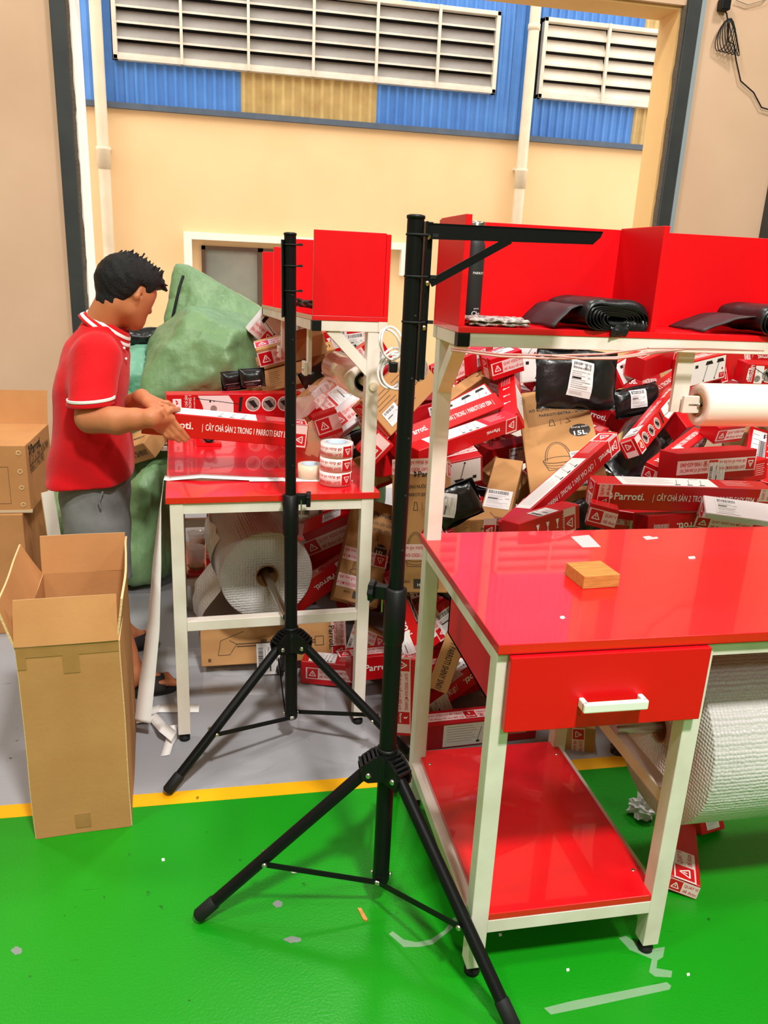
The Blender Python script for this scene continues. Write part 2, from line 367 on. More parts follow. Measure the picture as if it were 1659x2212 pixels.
@cached
def d_pic(L, Wd):
    p = Pr(); x = -L/2; h = Wd
    p.poly(WH, [(x+.04*L, h*.28), (x+.10*L, h*.28), (x+.10*L, -h*.22), (x+.07*L, -h*.30), (x+.04*L, -h*.22)])
    p.logo(RD, x+.058*L, -.0*h, h*.22, False); p.text(RD, 'Parroti', x+.07*L, -h*.2, h*.09, 'c')
    for i, t in enumerate(('CÂY CHÀ SÀN', '2 TRONG 1', 'PARROTI EASY ES04')): p.text(WH, t, x+(.145+.026*i)*L, -h*.36, h*(.13 if i < 2 else .06), rot=math.pi/2, bold=.01, wmax=h*.8)
    p.poly(WH, [(x+.22*L, h*.42), (x+.44*L, h*.42), (x+.475*L, h*.1), (x+.475*L, -h*.42), (x+.26*L, -h*.42), (x+.25*L, -.05*h)])
    p.line(BK, [(x+.20*L, h*.3), (x+.52*L, h*.0)], h*.03); p.poly(BK, [(x+.52*L, h*.34), (x+.545*L, h*.36), (x+.53*L, -h*.36), (x+.51*L, -h*.36)], 2)
    p.circ(PH, x+.33*L, -h*.2, h*.16, 2); p.rect(BK, x+.3*L, h*.1, x+.312*L, h*.22, 2); p.rect(BK, x+.33*L, h*.12, x+.337*L, h*.2, 2)
    for i in range(3):
        cx = x+(.62+.12*i)*L; p.circ(WH, cx, 0, h*.36); p.circ(PH, cx, 0, h*.32, 2)
        p.poly(BK, [(cx-h*.24, h*.12), (cx+h*.02, h*.2), (cx+h*.24, -h*.12), (cx+h*.06, -h*.2)], 3)
        for k in range(3): p.rect(WH, cx+h*.46, h*(.2-.14*k), cx+h*.72, h*(.215-.14*k))
    p.circ(GO, x+.955*L, 0, h*.36, ry=h*.4); p.circ(BK, x+.955*L, 0, h*.32, 2, ry=h*.36); p.text(GO, '6', x+.955*L, -h*.12, h*.3, 'c', bold=.03)
    return p.mesh()
@cached
def d_white(L, Wd):
    p = Pr(); p.rect(WH, -L*.36, -Wd*.44, L*.18, Wd*.44)
    for k in range(7): p.rect(GR, -L*.33, Wd*(.34-.1*k), -L*(.10-.02*(k % 3)), Wd*(.355-.1*k), 2)
    for k in range(3): p.line(GR, [(L*(-.05+.07*k), -Wd*.3), (L*(-.02+.07*k), Wd*.25)], Wd*.03); p.rect(BK, L*(-.06+.07*k), -Wd*.36, L*(-.03+.07*k), -Wd*.28, 2)
    p.text(BK, 'Parroti', L*.06, Wd*.3, Wd*.1)
    for k in range(5): p.rect(WH, L*.24, Wd*(.3-.12*k), L*(.40-.03*(k % 2)), Wd*(.315-.12*k))
    return p.mesh()
@cached
def d_mops(L, Wd):
    p = Pr(); p.rect(WH, -L*.46, -Wd*.44, L*.46, Wd*.44)
    for x0 in (-.12, .18): p.line(GR, [(L*x0, -Wd*.36), (L*(x0+.1), Wd*.24)], Wd*.05); p.poly(BK, [(L*(x0+.03), Wd*.22), (L*(x0+.24), Wd*.22), (L*(x0+.20), Wd*.36), (L*(x0+.06), Wd*.36)], 2); p.circ(BK, L*x0, -Wd*.36, Wd*.04, 2)
    p.rect(BK, -L*.36, Wd*.18, -L*.28, Wd*.3, 2); p.circ(RD, L*.38, -Wd*.05, Wd*.05, 2)
    p.rect(RD, L*.3, -Wd*.4, L*.44, -Wd*.2, 2); p.line(WH, [(L*.33, -Wd*.25), (L*.41, -Wd*.25), (L*.37, -Wd*.35), (L*.33, -Wd*.25)], Wd*.012, 3)
    return p.mesh()
@cached
def d_plain(L, Wd):
    p = Pr()
    for i, t in enumerate(('glass', 'hand', 'rain')):
        x = -L*.2+L*.16*i; p.poly(WH, [(x-Wd*.09, Wd*.2), (x+Wd*.09, Wd*.2), (x+Wd*.02, 0), (x+Wd*.02, -Wd*.12), (x+Wd*.07, -Wd*.16), (x-Wd*.07, -Wd*.16), (x-Wd*.02, -Wd*.12), (x-Wd*.02, 0)])
    for k in range(6): p.rect(WH, L*.2, Wd*(.28-.1*k), L*(.42-.02*(k % 2)), Wd*(.295-.1*k))
    return p.mesh()
@cached
def d_logo(L, Wd):
    p = Pr(); h = min(.26*Wd, L*.16); p.logo(WH, -L*.30, -h/2, h, bold=.02); p.text(WH, '|', L*.36, -h/2, h); return p.mesh()
@cached
def d_label(w, h):
    p = Pr(); p.rect(LP, -w/2, -h/2, w/2, h/2, 2); r = random.Random(int(w*1000)+int(h*777)); x = -w*.42
    while x < w*.36:
        b = w*r.choice((.008, .008, .016, .024)); p.rect(BK, x, h*.26, x+b, h*.44, 3); x += b+w*r.choice((.01, .016))
    for k in range(9):
        p.rect(GR, -w*.42, h*(.17-.055*k), w*(r.uniform(-.05, .4)), h*(.185-.055*k), 3)
    p.rect(BK, -w*.40, -h*.02, -w*.02, h*.035, 3); p.text(BK, '042', w*.26, h*.02, h*.07); p.rect(GR, -w*.45, -h*.33, w*.45, -h*.325, 3)
    for k in range(3): p.rect(GR, -w*.42, -h*(.38+.03*k), w*r.uniform(.0, .3), -h*(.374+.03*k), 3)
    return p.mesh()
@cached
def d_tape(L, Wd):                       # printed parcel tape, repeats every .27 m
    p = Pr(); p.rect(TP, -L/2, -Wd/2, L/2, Wd/2, 1.5); u = .27*Wd/.055; x = -L/2+.006; i = 0
    while x < L/2-Wd*.2:
        if i % 2 == 0:
            s = Wd*.86; e = min(x+s, L/2); p.rect(RD, x, -s/2, e, s/2, 2)
            if x+s < L/2: cx = x+s/2; p.line(WH, [(cx-s*.3, -s*.25), (cx+s*.3, -s*.25), (cx, s*.28), (cx-s*.3, -s*.25)], s*.07, 3); p.rect(WH, cx-s*.03, -s*.12, cx+s*.03, s*.08, 3)
            x += s+Wd*.12; t1, t2 = 'QUAY VIDEO KHI MỞ HÀNG', 'để được hỗ trợ đổi trả'
        else:
            s = Wd*.86; e = min(x+s, L/2); p.rect(RD, x, -s/2, e, s/2, 2)
            if x+s < L/2: p.logo(WH, x+s*.36, 0, s*.34, False); p.text(WH, 'Parroti', x+s/2, -s*.34, s*.2, 'c', bold=.02)
            x += s+Wd*.12; t1, t2 = 'HÀNG DỄ VỠ XIN NHẸ TAY', '\u260e 1900-633-043'
        w = min(Wd*2.6, L/2-x-.003)
        if w > Wd*.5:
            n1 = max(4, int(len(t1)*w/(Wd*2.6))); p.text(RD, t1[:n1].strip(), x, Wd*.10, Wd*.24, bold=.012, wmax=w); p.text(RD, t2[:n1].strip(), x, -Wd*.34, Wd*(.2 if i % 2 == 0 else .3), bold=.012, wmax=w)
        x += Wd*2.75; i += 1
    return p.mesh()
def _bucket(p, cx, cy, s):
    arc = [(cx+s*.42*math.cos(math.pi*i/12), cy+s*.95*math.sin(math.pi*i/12)) for i in range(13)]
    p.line(BI, arc, s*.03); p.line(BI, [(cx+(x-cx)*.86, cy+(y-cy)*.92) for x, y in arc], s*.02)
    el = [(cx+s*.5*math.cos(2*math.pi*i/16), cy+s*.16*math.sin(2*math.pi*i/16)) for i in range(17)]; p.line(BI, el, s*.03)
    for k in range(3): p.line(BI, [(cx+s*(.5-.05*k)*math.cos(math.pi+math.pi*i/10), cy-s*.14*k+s*.16*math.sin(math.pi+math.pi*i/10)) for i in range(11)], s*.025)
    p.line(BI, [(cx-s*.5, cy), (cx-s*.36, cy-s*.5), (cx+s*.36, cy-s*.5), (cx+s*.5, cy)], s*.025)
@cached
def d_bucket(Wd, L):
    p = Pr(); p.logo(BK, -Wd*.10, L*.36, Wd*.11, bold=.02)
    p.text(BK, 'XÔ ĐỰNG NƯỚC GẤP GỌN', -Wd*.36, L*.275, Wd*.062, bold=.012, wmax=Wd*.8); p.text(BK, 'PARROTI EXTRA - XT01', -Wd*.22, L*.215, Wd*.062, bold=.012, wmax=Wd*.64)
    p.line(BK, [(-Wd*.10, L*.11), (-Wd*.02, L*.11), (-Wd*.04, L*.17), (-Wd*.08, L*.17), (-Wd*.10, L*.11)], Wd*.01); p.rect(BK, Wd*.06, L*.11, Wd*.065, L*.17, 2)
    p.line(BK, [(Wd*.13, L*.12), (Wd*.2, L*.13), (Wd*.15, L*.17)], Wd*.012)
    p.circ(BD, Wd*.30, L*.035, Wd*.145, 2, 28); p.text(WH, 'Dung tích', Wd*.30, L*.06, Wd*.042, 'c'); p.text(WH, '15L', Wd*.30, L*-.01, Wd*.10, 'c', bold=.02)
    _bucket(p, -Wd*.06, -L*.22, Wd*.42); p.text(BK, 'BẢO', -Wd*.3, -L*.43, Wd*.05); p.rect(BD, -Wd*.1, -L*.47, Wd*.35, -L*.40, 2); p.text(WH, 'HƯ CẤP', Wd*.12, -L*.455, Wd*.06, 'c')
    return p.mesh()
@cached
def d_brown(L, Wd):
    p = Pr()
    for k in range(8): p.rect(BI, -L*.42, Wd*(.32-.09*k), -L*(.10+.03*(k % 3)), Wd*(.335-.09*k)); p.rect(BI, -L*.05, Wd*(.32-.09*k), L*(.12-.03*(k % 2)), Wd*(.335-.09*k))
    p.text(BK, 'PARROTI', L*.2, -Wd*.1, Wd*.14, bold=.01, wmax=L*.2)
    return p.mesh()
@cached
def d_ktext(L, Wd, s):
    p = Pr(); p.text(BK, s, 0, -Wd*.16, min(.34*Wd, .03), 'c', bold=.008, wmax=L*.92); return p.mesh()
@cached
def d_mopdraw(L, Wd):
    p = Pr(); p.line(BI, [(-L*.25, 0), (L*.3, 0)], Wd*.03); p.line(BI, [(-L*.25, -Wd*.06), (L*.3, -Wd*.06)], Wd*.03); p.rect(BI, -L*.08, -Wd*.12, -L*.04, Wd*.08, 2)
    p.line(BI, [(L*.3, Wd*.08), (L*.36, Wd*.08), (L*.36, -Wd*.14), (L*.3, -Wd*.14), (L*.3, Wd*.08)], Wd*.02)
    p.line(BI, [(-L*.3, Wd*.1), (-L*.25, 0), (-L*.3, -Wd*.25), (-L*.38, -Wd*.25), (-L*.36, Wd*.1), (-L*.2, Wd*.3)], Wd*.015)
    p.text(BK, 'Parroti.', L*.40, Wd*.32, Wd*.14, rot=-math.pi/2, bold=.015); p.rect(BI, -L*.45, -Wd*.4, -L*.43, -Wd*.32, 2); return p.mesh()
@cached
def d_cover(Wd, L):
    p = Pr(); h = Wd*.11; p.logo(BK, -Wd*.42, L*.30, h, bold=.02); p.text(BK, 'BỘ CÂY LAU NHÀ THÔNG MINH', -Wd*.42, L*.16, h*.85, wmax=Wd*.84); p.text(BK, 'PARROTI PRO PR01', -Wd*.42, L*.04, h*.85, wmax=Wd*.6); return p.mesh()

# ================================================================== parcels
def frame_of(A, B, roll):
    A = Vector(A); B = Vector(B); x = (B-A); L = x.length; x.normalize(); mid = (A+B)/2
    n = (CO-mid); n = (n-x*n.dot(x)).normalized(); n = Matrix.Rotation(math.radians(roll), 3, x) @ n
    y = n.cross(x); return L, mid, x, y, n
def dep(sp, u, v):
    if isinstance(sp, (int, float)): return PY(u, v, sp)
    off = float(sp[1:]) if len(sp) > 1 else 0.0
    if sp[0] == 'T':                       # sloping top of the heap
        return PPL(u, v, (0, 2.3, .80+off), Vector((0, -.35, 1)).normalized())
    if sp[0] == 'F':                       # steep front of the heap
        return PPL(u, v, (0, 2.40+off, 0), Vector((0, -1, .22)).normalized())
    if sp[0] == 'Z': return PZ(u, v, off)
FACE = {'F': lambda L, W_, T: (L, W_), 'U': lambda L, W_, T: (L, T), 'D': lambda L, W_, T: (L, T), 'A': lambda L, W_, T: (W_, T), 'B': lambda L, W_, T: (W_, T)}
def face_mat(f, L, W_, T, rot):
    X, Y, Z = Vector((1, 0, 0)), Vector((0, 1, 0)), Vector((0, 0, 1))
    n, e1, c = {'F': (Z, X, Z*T/2), 'U': (Y, X, Y*W_/2), 'D': (-Y, X, -Y*W_/2), 'A': (-X, -Y, -X*L/2), 'B': (X, Y, X*L/2)}[f]
    e2 = n.cross(e1)
    k = math.radians(rot); a = e1*math.cos(k)+e2*math.sin(k); b = n.cross(a)
    m = Matrix((a, b, n)).transposed().to_4x4(); m.translation = c
    return m
_bm = {}
def box_mesh(L, W_, T, ma):
    k = (round(L, 3), round(W_, 3), round(T, 3), ma.name)
    if k not in _bm:
        _bm[k] = MB().box(-L/2, -W_/2, -T/2, L/2, W_/2, T/2).mesh('carton_body', ma)
    return _bm[k]
def parcel(name, label, ma, a, b, sp, W_, T, roll=0, deco=(), group=None, cat='box', Lfix=None):
    """box whose front face centre line runs from pixel a to pixel b; sp gives what the ends lie on"""
    s1, s2 = sp if isinstance(sp, tuple) else (sp, sp)
    A = dep(s1, *a); B = dep(s2, *b); L, mid, x, y, n = frame_of(A, B, roll)
    if Lfix:
        if Lfix > 0: mid = A+x*Lfix/2
        else: mid = B+x*Lfix/2
        L = abs(Lfix)
    c = mid-n*T/2
    m = Matrix((x, y, n)).transposed().to_4x4(); m.translation = c
    root = thing(name, label, cat, group=group); root.matrix_world = m
    body = link('carton', box_mesh(L, W_, T, ma), root)
    q = body.modifiers.new('bev', 'BEVEL'); q.width = .0025; q.segments = 1
    for d in deco:
        f, kind = d[0], d[1]; rot = d[2] if len(d) > 2 else 0; opt = d[3:] if len(d) > 3 else ()
        fl, fw = FACE[f](L, W_, T)
        if rot in (90, -90): fl, fw = fw, fl
        fm = face_mat(f, L, W_, T, rot); nm = 'lettering' if kind in ('text', 'logo', 'ktext', 'cover', 'bucket', 'plain') else 'print'; off = Vector((0, 0, .0002))
        if kind == 'text': me = d_text(round(fl, 2), round(fw, 2), *opt)
        elif kind == 'pic': me = d_pic(round(fl, 2), round(fw, 2))
        elif kind == 'white': me = d_white(round(fl, 2), round(fw, 2))
        elif kind == 'mops': me = d_mops(round(fl, 2), round(fw, 2))
        elif kind == 'plain': me = d_plain(round(fl, 2), round(fw, 2))
        elif kind == 'logo': me = d_logo(round(fl, 2), round(fw, 2))
        elif kind == 'bucket': me = d_bucket(round(fl, 2), round(fw, 2))
        elif kind == 'brown': me = d_brown(round(fl, 2), round(fw, 2))
        elif kind == 'ktext': me = d_ktext(round(fl, 2), round(fw, 2), opt[0])
        elif kind == 'mopdraw': me = d_mopdraw(round(fl, 2), round(fw, 2))
        elif kind == 'cover': me = d_cover(round(fl, 2), round(fw, 2))
        elif kind == 'label':                # opt: x (fraction of face), y, w, h in m, extra angle
            x0, y0, lw, lh = opt[:4]; ang = opt[4] if len(opt) > 4 else 0; me = d_label(lw, lh); nm = 'shipping_label'
            off = Vector((x0*fl, y0*fw, .0006)); fm = fm @ Matrix.Translation(off) @ Matrix.Rotation(math.radians(ang), 4, 'Z'); off = None
        elif kind == 'tape':                 # opt: x fraction, 'v' across / 'h' along, width
            x0, way, tw = opt[:3]; nm = 'tape'
            if way == 'v': me = d_tape(round(fw, 3), tw); fm = fm @ Matrix.Translation((x0*fl, 0, .0004)) @ Matrix.Rotation(math.pi/2, 4, 'Z')
            else: ln = opt[3] if len(opt) > 3 else fl; me = d_tape(round(ln, 3), tw); fm = fm @ Matrix.Translation((x0*fl, 0, .0004))
            off = None
        if off is not None: fm = fm @ Matrix.Translation(off)
        link(nm, me, root, mw=fm)
    return root
def mailer(label, a, b, sp, W_, T, roll=0, lab=None, group='black plastic mailers in the heap', seed=0, ma=None, name='poly_mailer', cat='parcel bag'):
    s1, s2 = sp if isinstance(sp, tuple) else (sp, sp)
    A = dep(s1, *a); B = dep(s2, *b); L, mid, x, y, n = frame_of(A, B, roll)
    m = Matrix((x, y, n)).transposed().to_4x4(); m.translation = mid-n*T*.6
    root = thing(name, label, cat, group=group); root.matrix_world = m
    N = 26
    def hgt(s, t):
        e = max(0.0, (1-abs(s)**5)*(1-abs(t)**4)); r = max(0, 1-max(abs(s), abs(t)))
        p = (s*L/2, t*W_/2, 0)
        cr = abs(nz(p, 9, seed+1))*.022+abs(nz(p, 22, seed+4))*.008
        return T*.5*e**.8*(1+.5*nz(p, 5, seed))-cr*min(1, 1.2-e*.7)
    pts = []; und = []
    for i in range(N):
        for j in range(N):
            s = -1+2*i/(N-1); t = -1+2*j/(N-1)
            w = 1+.05*nz((s, t, 0), 1.5, seed+9); X = s*L/2*w; Y = t*W_/2*(1+.06*nz((s, t, 1), 1.5, seed+5)); h = hgt(s, t)
            pts.append((X, Y, h)); und.append((X, Y, -h*.9-.003))
    q = MB(); q.grid(pts, N, N); k = MB(); k.grid(und[::-1], N, N); q.add(k.v, k.f, 0, True)
    q.obj('bag', ma or BAGM, root)
    if lab:
        lx, ly, lw, lh, ang = lab; me = d_label(lw, lh).copy(); c, sn = math.cos(math.radians(ang)), math.sin(math.radians(ang))
        bmx = bmesh.new(); bmx.from_mesh(me); bmesh.ops.subdivide_edges(bmx, edges=[e for e in bmx.edges if e.calc_length() > .03], cuts=5, use_grid_fill=True)
        for v in bmx.verts:
            X = lx*L+v.co.x*c-v.co.y*sn; Y = ly*W_+v.co.x*sn+v.co.y*c
            v.co = (X, Y, max(hgt(max(-1, min(1, 2*X/L)), max(-1, min(1, 2*Y/W_))), 0)+v.co.z*2+.002)
        bmx.to_mesh(me); bmx.free(); link('shipping_label', me, root)
    return root
# ================================================================== workbenches
BL, BD_, BH = 1.6, .70, .90
BUB = mat('bubble_wrap', (232, 226, 224), rough=.22, spec=.7, trans=.25, ior=1.2)
nt = BUB.node_tree; vo = nt.nodes.new('ShaderNodeTexVoronoi'); vo.inputs['Scale'].default_value = 95; vo.inputs['Randomness'].default_value = .25
tc = nt.nodes.new('ShaderNodeTexCoord'); nt.links.new(tc.outputs['Object'], vo.inputs['Vector'])
bp = nt.nodes.new('ShaderNodeBump'); bp.invert = True; bp.inputs['Strength'].default_value = .7; bp.inputs['Distance'].default_value = .006
nt.links.new(vo.outputs['Distance'], bp.inputs['Height']); nt.links.new(bp.outputs['Normal'], nt.nodes['Principled BSDF'].inputs['Normal'])
FILM = mat('clear_stretch_film', (240, 228, 222), rough=.12, spec=.8, trans=.75, ior=1.15)
FILMR = mat('stretch_film_roll', (248, 232, 222), rough=.14, spec=.8, ior=1.4, coat=.4)
def bench(label, loc, rz, with_drawer, dz=0.0, tilt=0.0, film=True):
    r = thing('packing_bench', label, 'workbench', loc, rz, 'red packing benches'); w = .042
    MB().box(0, 0, BH-.022, BL, BD_, BH).obj('tabletop', RED, r, bevel=.0015)
    MB().box(.001, -.0006, BH-.0225, BL, .001, BH-.0215).obj('edge_seam', mat('dark_seam', (120, 10, 14)), r)
    def leg(x, y, top):
        l = MB().box(x, y, .03, x+w, y+w, top).obj('leg', WHITEM, r, bevel=.002)
        MB().lathe([(0, 0), (.019, 0), (.019, .012), (.012, .016), (.012, .034)], 14, 0, Matrix.Translation((x+w/2, y+w/2, 0))).obj('levelling_foot', RUBBER, l); return l
    yb = BD_-.02-w
    for x in (.004, .465, BL-.004-w): leg(x, .012, BH-.022); 
    leg(.465, yb, BH-.022)
    up = 1.458+dz
    leg(.004, yb, up-tilt); leg(BL-.004-w, yb, up)
    z = BH-.022
    for a, b in (((.046, .032, z-.018), (BL-.046, .032, z-.018)), ((.046, yb+w/2, z-.018), (BL-.046, yb+w/2, z-.018)), ((.025, .054, z-.018), (.025, yb, z-.018)), ((BL-.025, .054, z-.018), (BL-.025, yb, z-.018))):
        MB().bar(a, b, .036, .036).obj('apron_rail', WHITEM, r)
    for x in (.486, BL-.025): MB().bar((x, .054, .444), (x, yb, .444), .036, .036).obj('stretcher', WHITEM, r, bevel=.002)
    MB().box(.03, .014, .188-.018, .484, BD_-.03, .188).obj('lower_shelf', RED, r, bevel=.0015)
    for a, b in (((.046, .03, .152), (.465, .03, .152)), ((.046, yb+w/2, .152), (.465, yb+w/2, .152)), ((.02, .054, .152), (.02, yb, .152)), ((.49, .054, .152), (.49, yb, .152))):
        MB().bar(a, b, .034, .034).obj('shelf_rail', WHITEM, r)
    for x, y in ((.05, .10), (.46, .10), (.05, .6), (.46, .6)): MB().lathe([(0, .1885), (.005, .1885), (.005, .188)], 10, 0, Matrix.Translation((x, y, .0))).obj('screw', CHROME, r)
    # drawer
    MB().box(.030, .03, .70, .046, .46, z).box(.455, .03, .70, .465, .46, z).box(.03, .45, .70, .465, .46, z).box(.03, .03, .70, .465, .46, .706).obj('drawer_case', REDP, r)
    if with_drawer:
        d = MB().box(.026, -.012, .698, .484, .006, z-.003).obj('drawer_front', REDP, r, bevel=.002)
        MB().box(.186, -.040, .752, .198, -.012, .774).box(.322, -.040, .752, .334, -.012, .774).box(.186, -.044, .752, .334, -.032, .774).obj('drawer_handle', mat('white_plastic', (240, 238, 230), rough=.35), d, bevel=.003)
    # upper shelf, tilting a little towards the left end when tilt is set
    sh = bpy.data.objects.new('upper_shelf', None); COL.objects.link(sh); sh.parent = r; bpy.data.objects.remove(sh)
    def sz(x): return dz - tilt*(1-x/BL)
    def sbox(name, x0, y0, z0, x1, y1, z1, ma, bevel=.0012):
        m = MB(); vs = [(x, y, zz+sz(x)) for zz in (z0, z1) for x, y in ((x0, y0), (x1, y0), (x1, y1), (x0, y1))]
        m.add(vs, [(0, 3, 2, 1), (4, 5, 6, 7), (0, 1, 5, 4), (1, 2, 6, 5), (2, 3, 7, 6), (3, 0, 4, 7)]); return m.obj(name, ma, r, bevel=bevel)
    y0 = .458
    sbox('upper_shelf', 0, y0, 1.488, BL, BD_, 1.503, RED)
    sbox('shelf_beam', .03, y0+.002, 1.456, BL-.03, y0+.03, 1.488, WHITEM); sbox('shelf_beam', 0, BD_-.03, 1.456, BL, BD_-.002, 1.488, WHITEM)
    sbox('shelf_beam', .002, y0+.03, 1.456, .03, BD_-.03, 1.488, WHITEM); sbox('shelf_beam', BL-.03, y0+.03, 1.456, BL-.002, BD_-.03, 1.488, WHITEM)
    for x in (.0, BL-.03): sbox('beam_cap', x, y0+.0005, 1.4555, x+.03, y0+.03, 1.488, BLACKP)
    sbox('back_panel', 0, BD_-.015, 1.503, BL, BD_, 1.75, REDP)
    for x in (0, .495, 1.09, BL-.015): sbox('divider', x, y0+.003, 1.503, x+.015, BD_-.0155, 1.753, REDP)
    for x in (.025, BL-.025): MB().bar((x, BD_-.045, 1.325+sz(x)), (x, BD_-.18, 1.462+sz(x)), .036, .034).obj('corner_brace', WHITEM, r)
    if film:                               # film holder under the shelf
        for x in (.62, 1.36):
            b = MB().bar((x, y0+.03, 1.46+sz(x)), (x, y0+.03, 1.30+sz(x)), .012, .045).obj('film_bracket', WHITEM, r)
            MB().box(x, y0+.005, 1.30+sz(x), x+.06, y0+.017, 1.345+sz(x)).obj('bracket_ear', WHITEM, b, bevel=.002)
            T = Matrix.Translation((x+.045, y0+.004, 1.322+sz(x))) @ Matrix.Rotation(math.pi/2, 4, 'X')
            MB().lathe([(0, .004), (.006, .004), (.006, 0)], 10, 0, T).obj('bolt', CHROME, b)
    return r
NX, NY = .538, 1.382
nb = bench('red topped packing bench with closed drawer, wooden block on top', (NX, NY, 0), 0, True)
LO = Vector((-.20, 2.467, 0)); LA = .0543
LEY = Vector((-math.sin(LA), math.cos(LA), 0)); LEX = Vector((math.cos(LA), math.sin(LA), 0))
lb = bench('red topped packing bench beside the man, tape rolls on top', LO+LEY*BL, LA-math.pi/2, True, dz=-.028, tilt=.06)
def LP_(x, y, z): return LO+LEX*x+LEY*y+Vector((0, 0, z))     # x away from the man, y along the bench, from its near end

def hollow_roll(name, label, cat, a, b, R, rc, ma, core_ma, group=None, n=40, coremat=None):
    a = Vector(a); b = Vector(b); d = (b-a); L = d.length
    r = thing(name, label, cat, a, 0, group); q = d.to_track_quat('Z', 'Y'); r.rotation_mode = 'QUATERNION'; r.rotation_quaternion = q
    MB().lathe([(rc+.004, 0), (R-.004, 0), (R, .004), (R, L-.004), (R-.004, L), (rc+.004, L)], n, 0, None, True).obj('winding', ma, r)
    MB().lathe([(rc, -.002), (rc+.0045, -.002), (rc+.0045, L+.002), (rc, L+.002)], 24, 0, None, True).obj('core', core_ma, r)
    return r
COREM = mat('card_core', (150, 104, 66), rough=.85)
# stretch film under the near bench shelf
fr_ = hollow_roll('stretch_film_roll', 'clear stretch film roll hung under the shelf of the drawer bench', 'film roll', (NX+.665, NY+.47, 1.322), (NX+1.17, NY+.47, 1.322), .056, .026, FILMR, COREM)
MB().tube([(0, 0, -.03), (0, 0, .55)], .008, 8).obj('rod', CHROME, fr_)
# stretch film on the other bench, with torn film hanging
fa = PY(786, 824, 2.61); fb = PY(726, 792, 2.97)
fl = hollow_roll('stretch_film_roll', 'clear stretch film roll with torn film hanging, beside the white cable', 'film roll', fa, fb, .058, .028, FILMR, RUBBER)
MB().tube([(0, 0, -.11), (0, 0, .05)], .015, 12).obj('rod', PIPEW, fl)
q = MB(); N = 22; pts = []
for i in range(N):
    t = i/(N-1); c = PY(760-130*t, 800+75*t+20*t*t, 2.85+.15*t)
    for j in range(14):
        s = j/13-.5; p = c+Vector((.05*s, .1*s, .13*s*(1-.3*t)))
        p += Vector((nz(p, 25, 3), nz(p, 25, 4), nz(p, 25, 5)))*.03; pts.append(p)
q.grid(pts, N, 14); tag(q.obj('torn_film', mat('torn_film_plastic', (250, 222, 220), rough=.1, spec=.9, alpha=.42)), 'crumpled clear film trailing from the roll onto the red boxes', 'plastic film')
# bubble wrap rolls
br = hollow_roll('bubble_wrap_roll', 'large bubble wrap roll under the drawer bench', 'bubble wrap', (NX+.60, NY+.30, .47), (NX+1.08, NY+.30, .47), .25, .038, BUB, COREM, n=64)
MB().tube([(0, 0, -.13), (0, 0, .55)], .014, 10).obj('axle', CHROME, br)
ax0 = PZ(618, 1330, .475); ax1 = PZ(575, 1240, .475); dd = (ax1-ax0).normalized()
b2 = hollow_roll('bubble_wrap_roll', 'bubble wrap roll on a steel axle under the bench beside the man', 'bubble wrap', ax1-dd*.02, ax1+dd*.50, .178, .04, BUB, COREM, n=56)
MB().tube([(0, 0, -.375), (0, 0, .69)], .014, 12).obj('axle', CHROME, b2)
q = MB(); pts = []; N, K = 26, 12            # loose sheet hanging off the roll
for i in range(N):
    t = i/(N-1)
    for j in range(K):
        s = j/(K-1); base = ax1+dd*(.15+.33*s)
        if t < .35: a = math.radians(150+70*t/.35); p = base+Vector((math.cos(a)*.186, 0, math.sin(a)*.186))
        else:
            e = (t-.35)/.65; p = base+Vector((-.143-.12*math.sin(e*2.2)+.03*e, .06*e, -.12-.27*e))
        p += Vector((1, .3, .3))*nz(p, 11, 2)*.022; pts.append(p)
q.grid(pts, N, K); q.obj('loose_sheet', BUB, None)
ls = bpy.data.objects['loose_sheet']; ls.parent = b2; ls.matrix_parent_inverse = (Matrix.Translation(b2.location) @ b2.rotation_quaternion.to_matrix().to_4x4()).inverted()

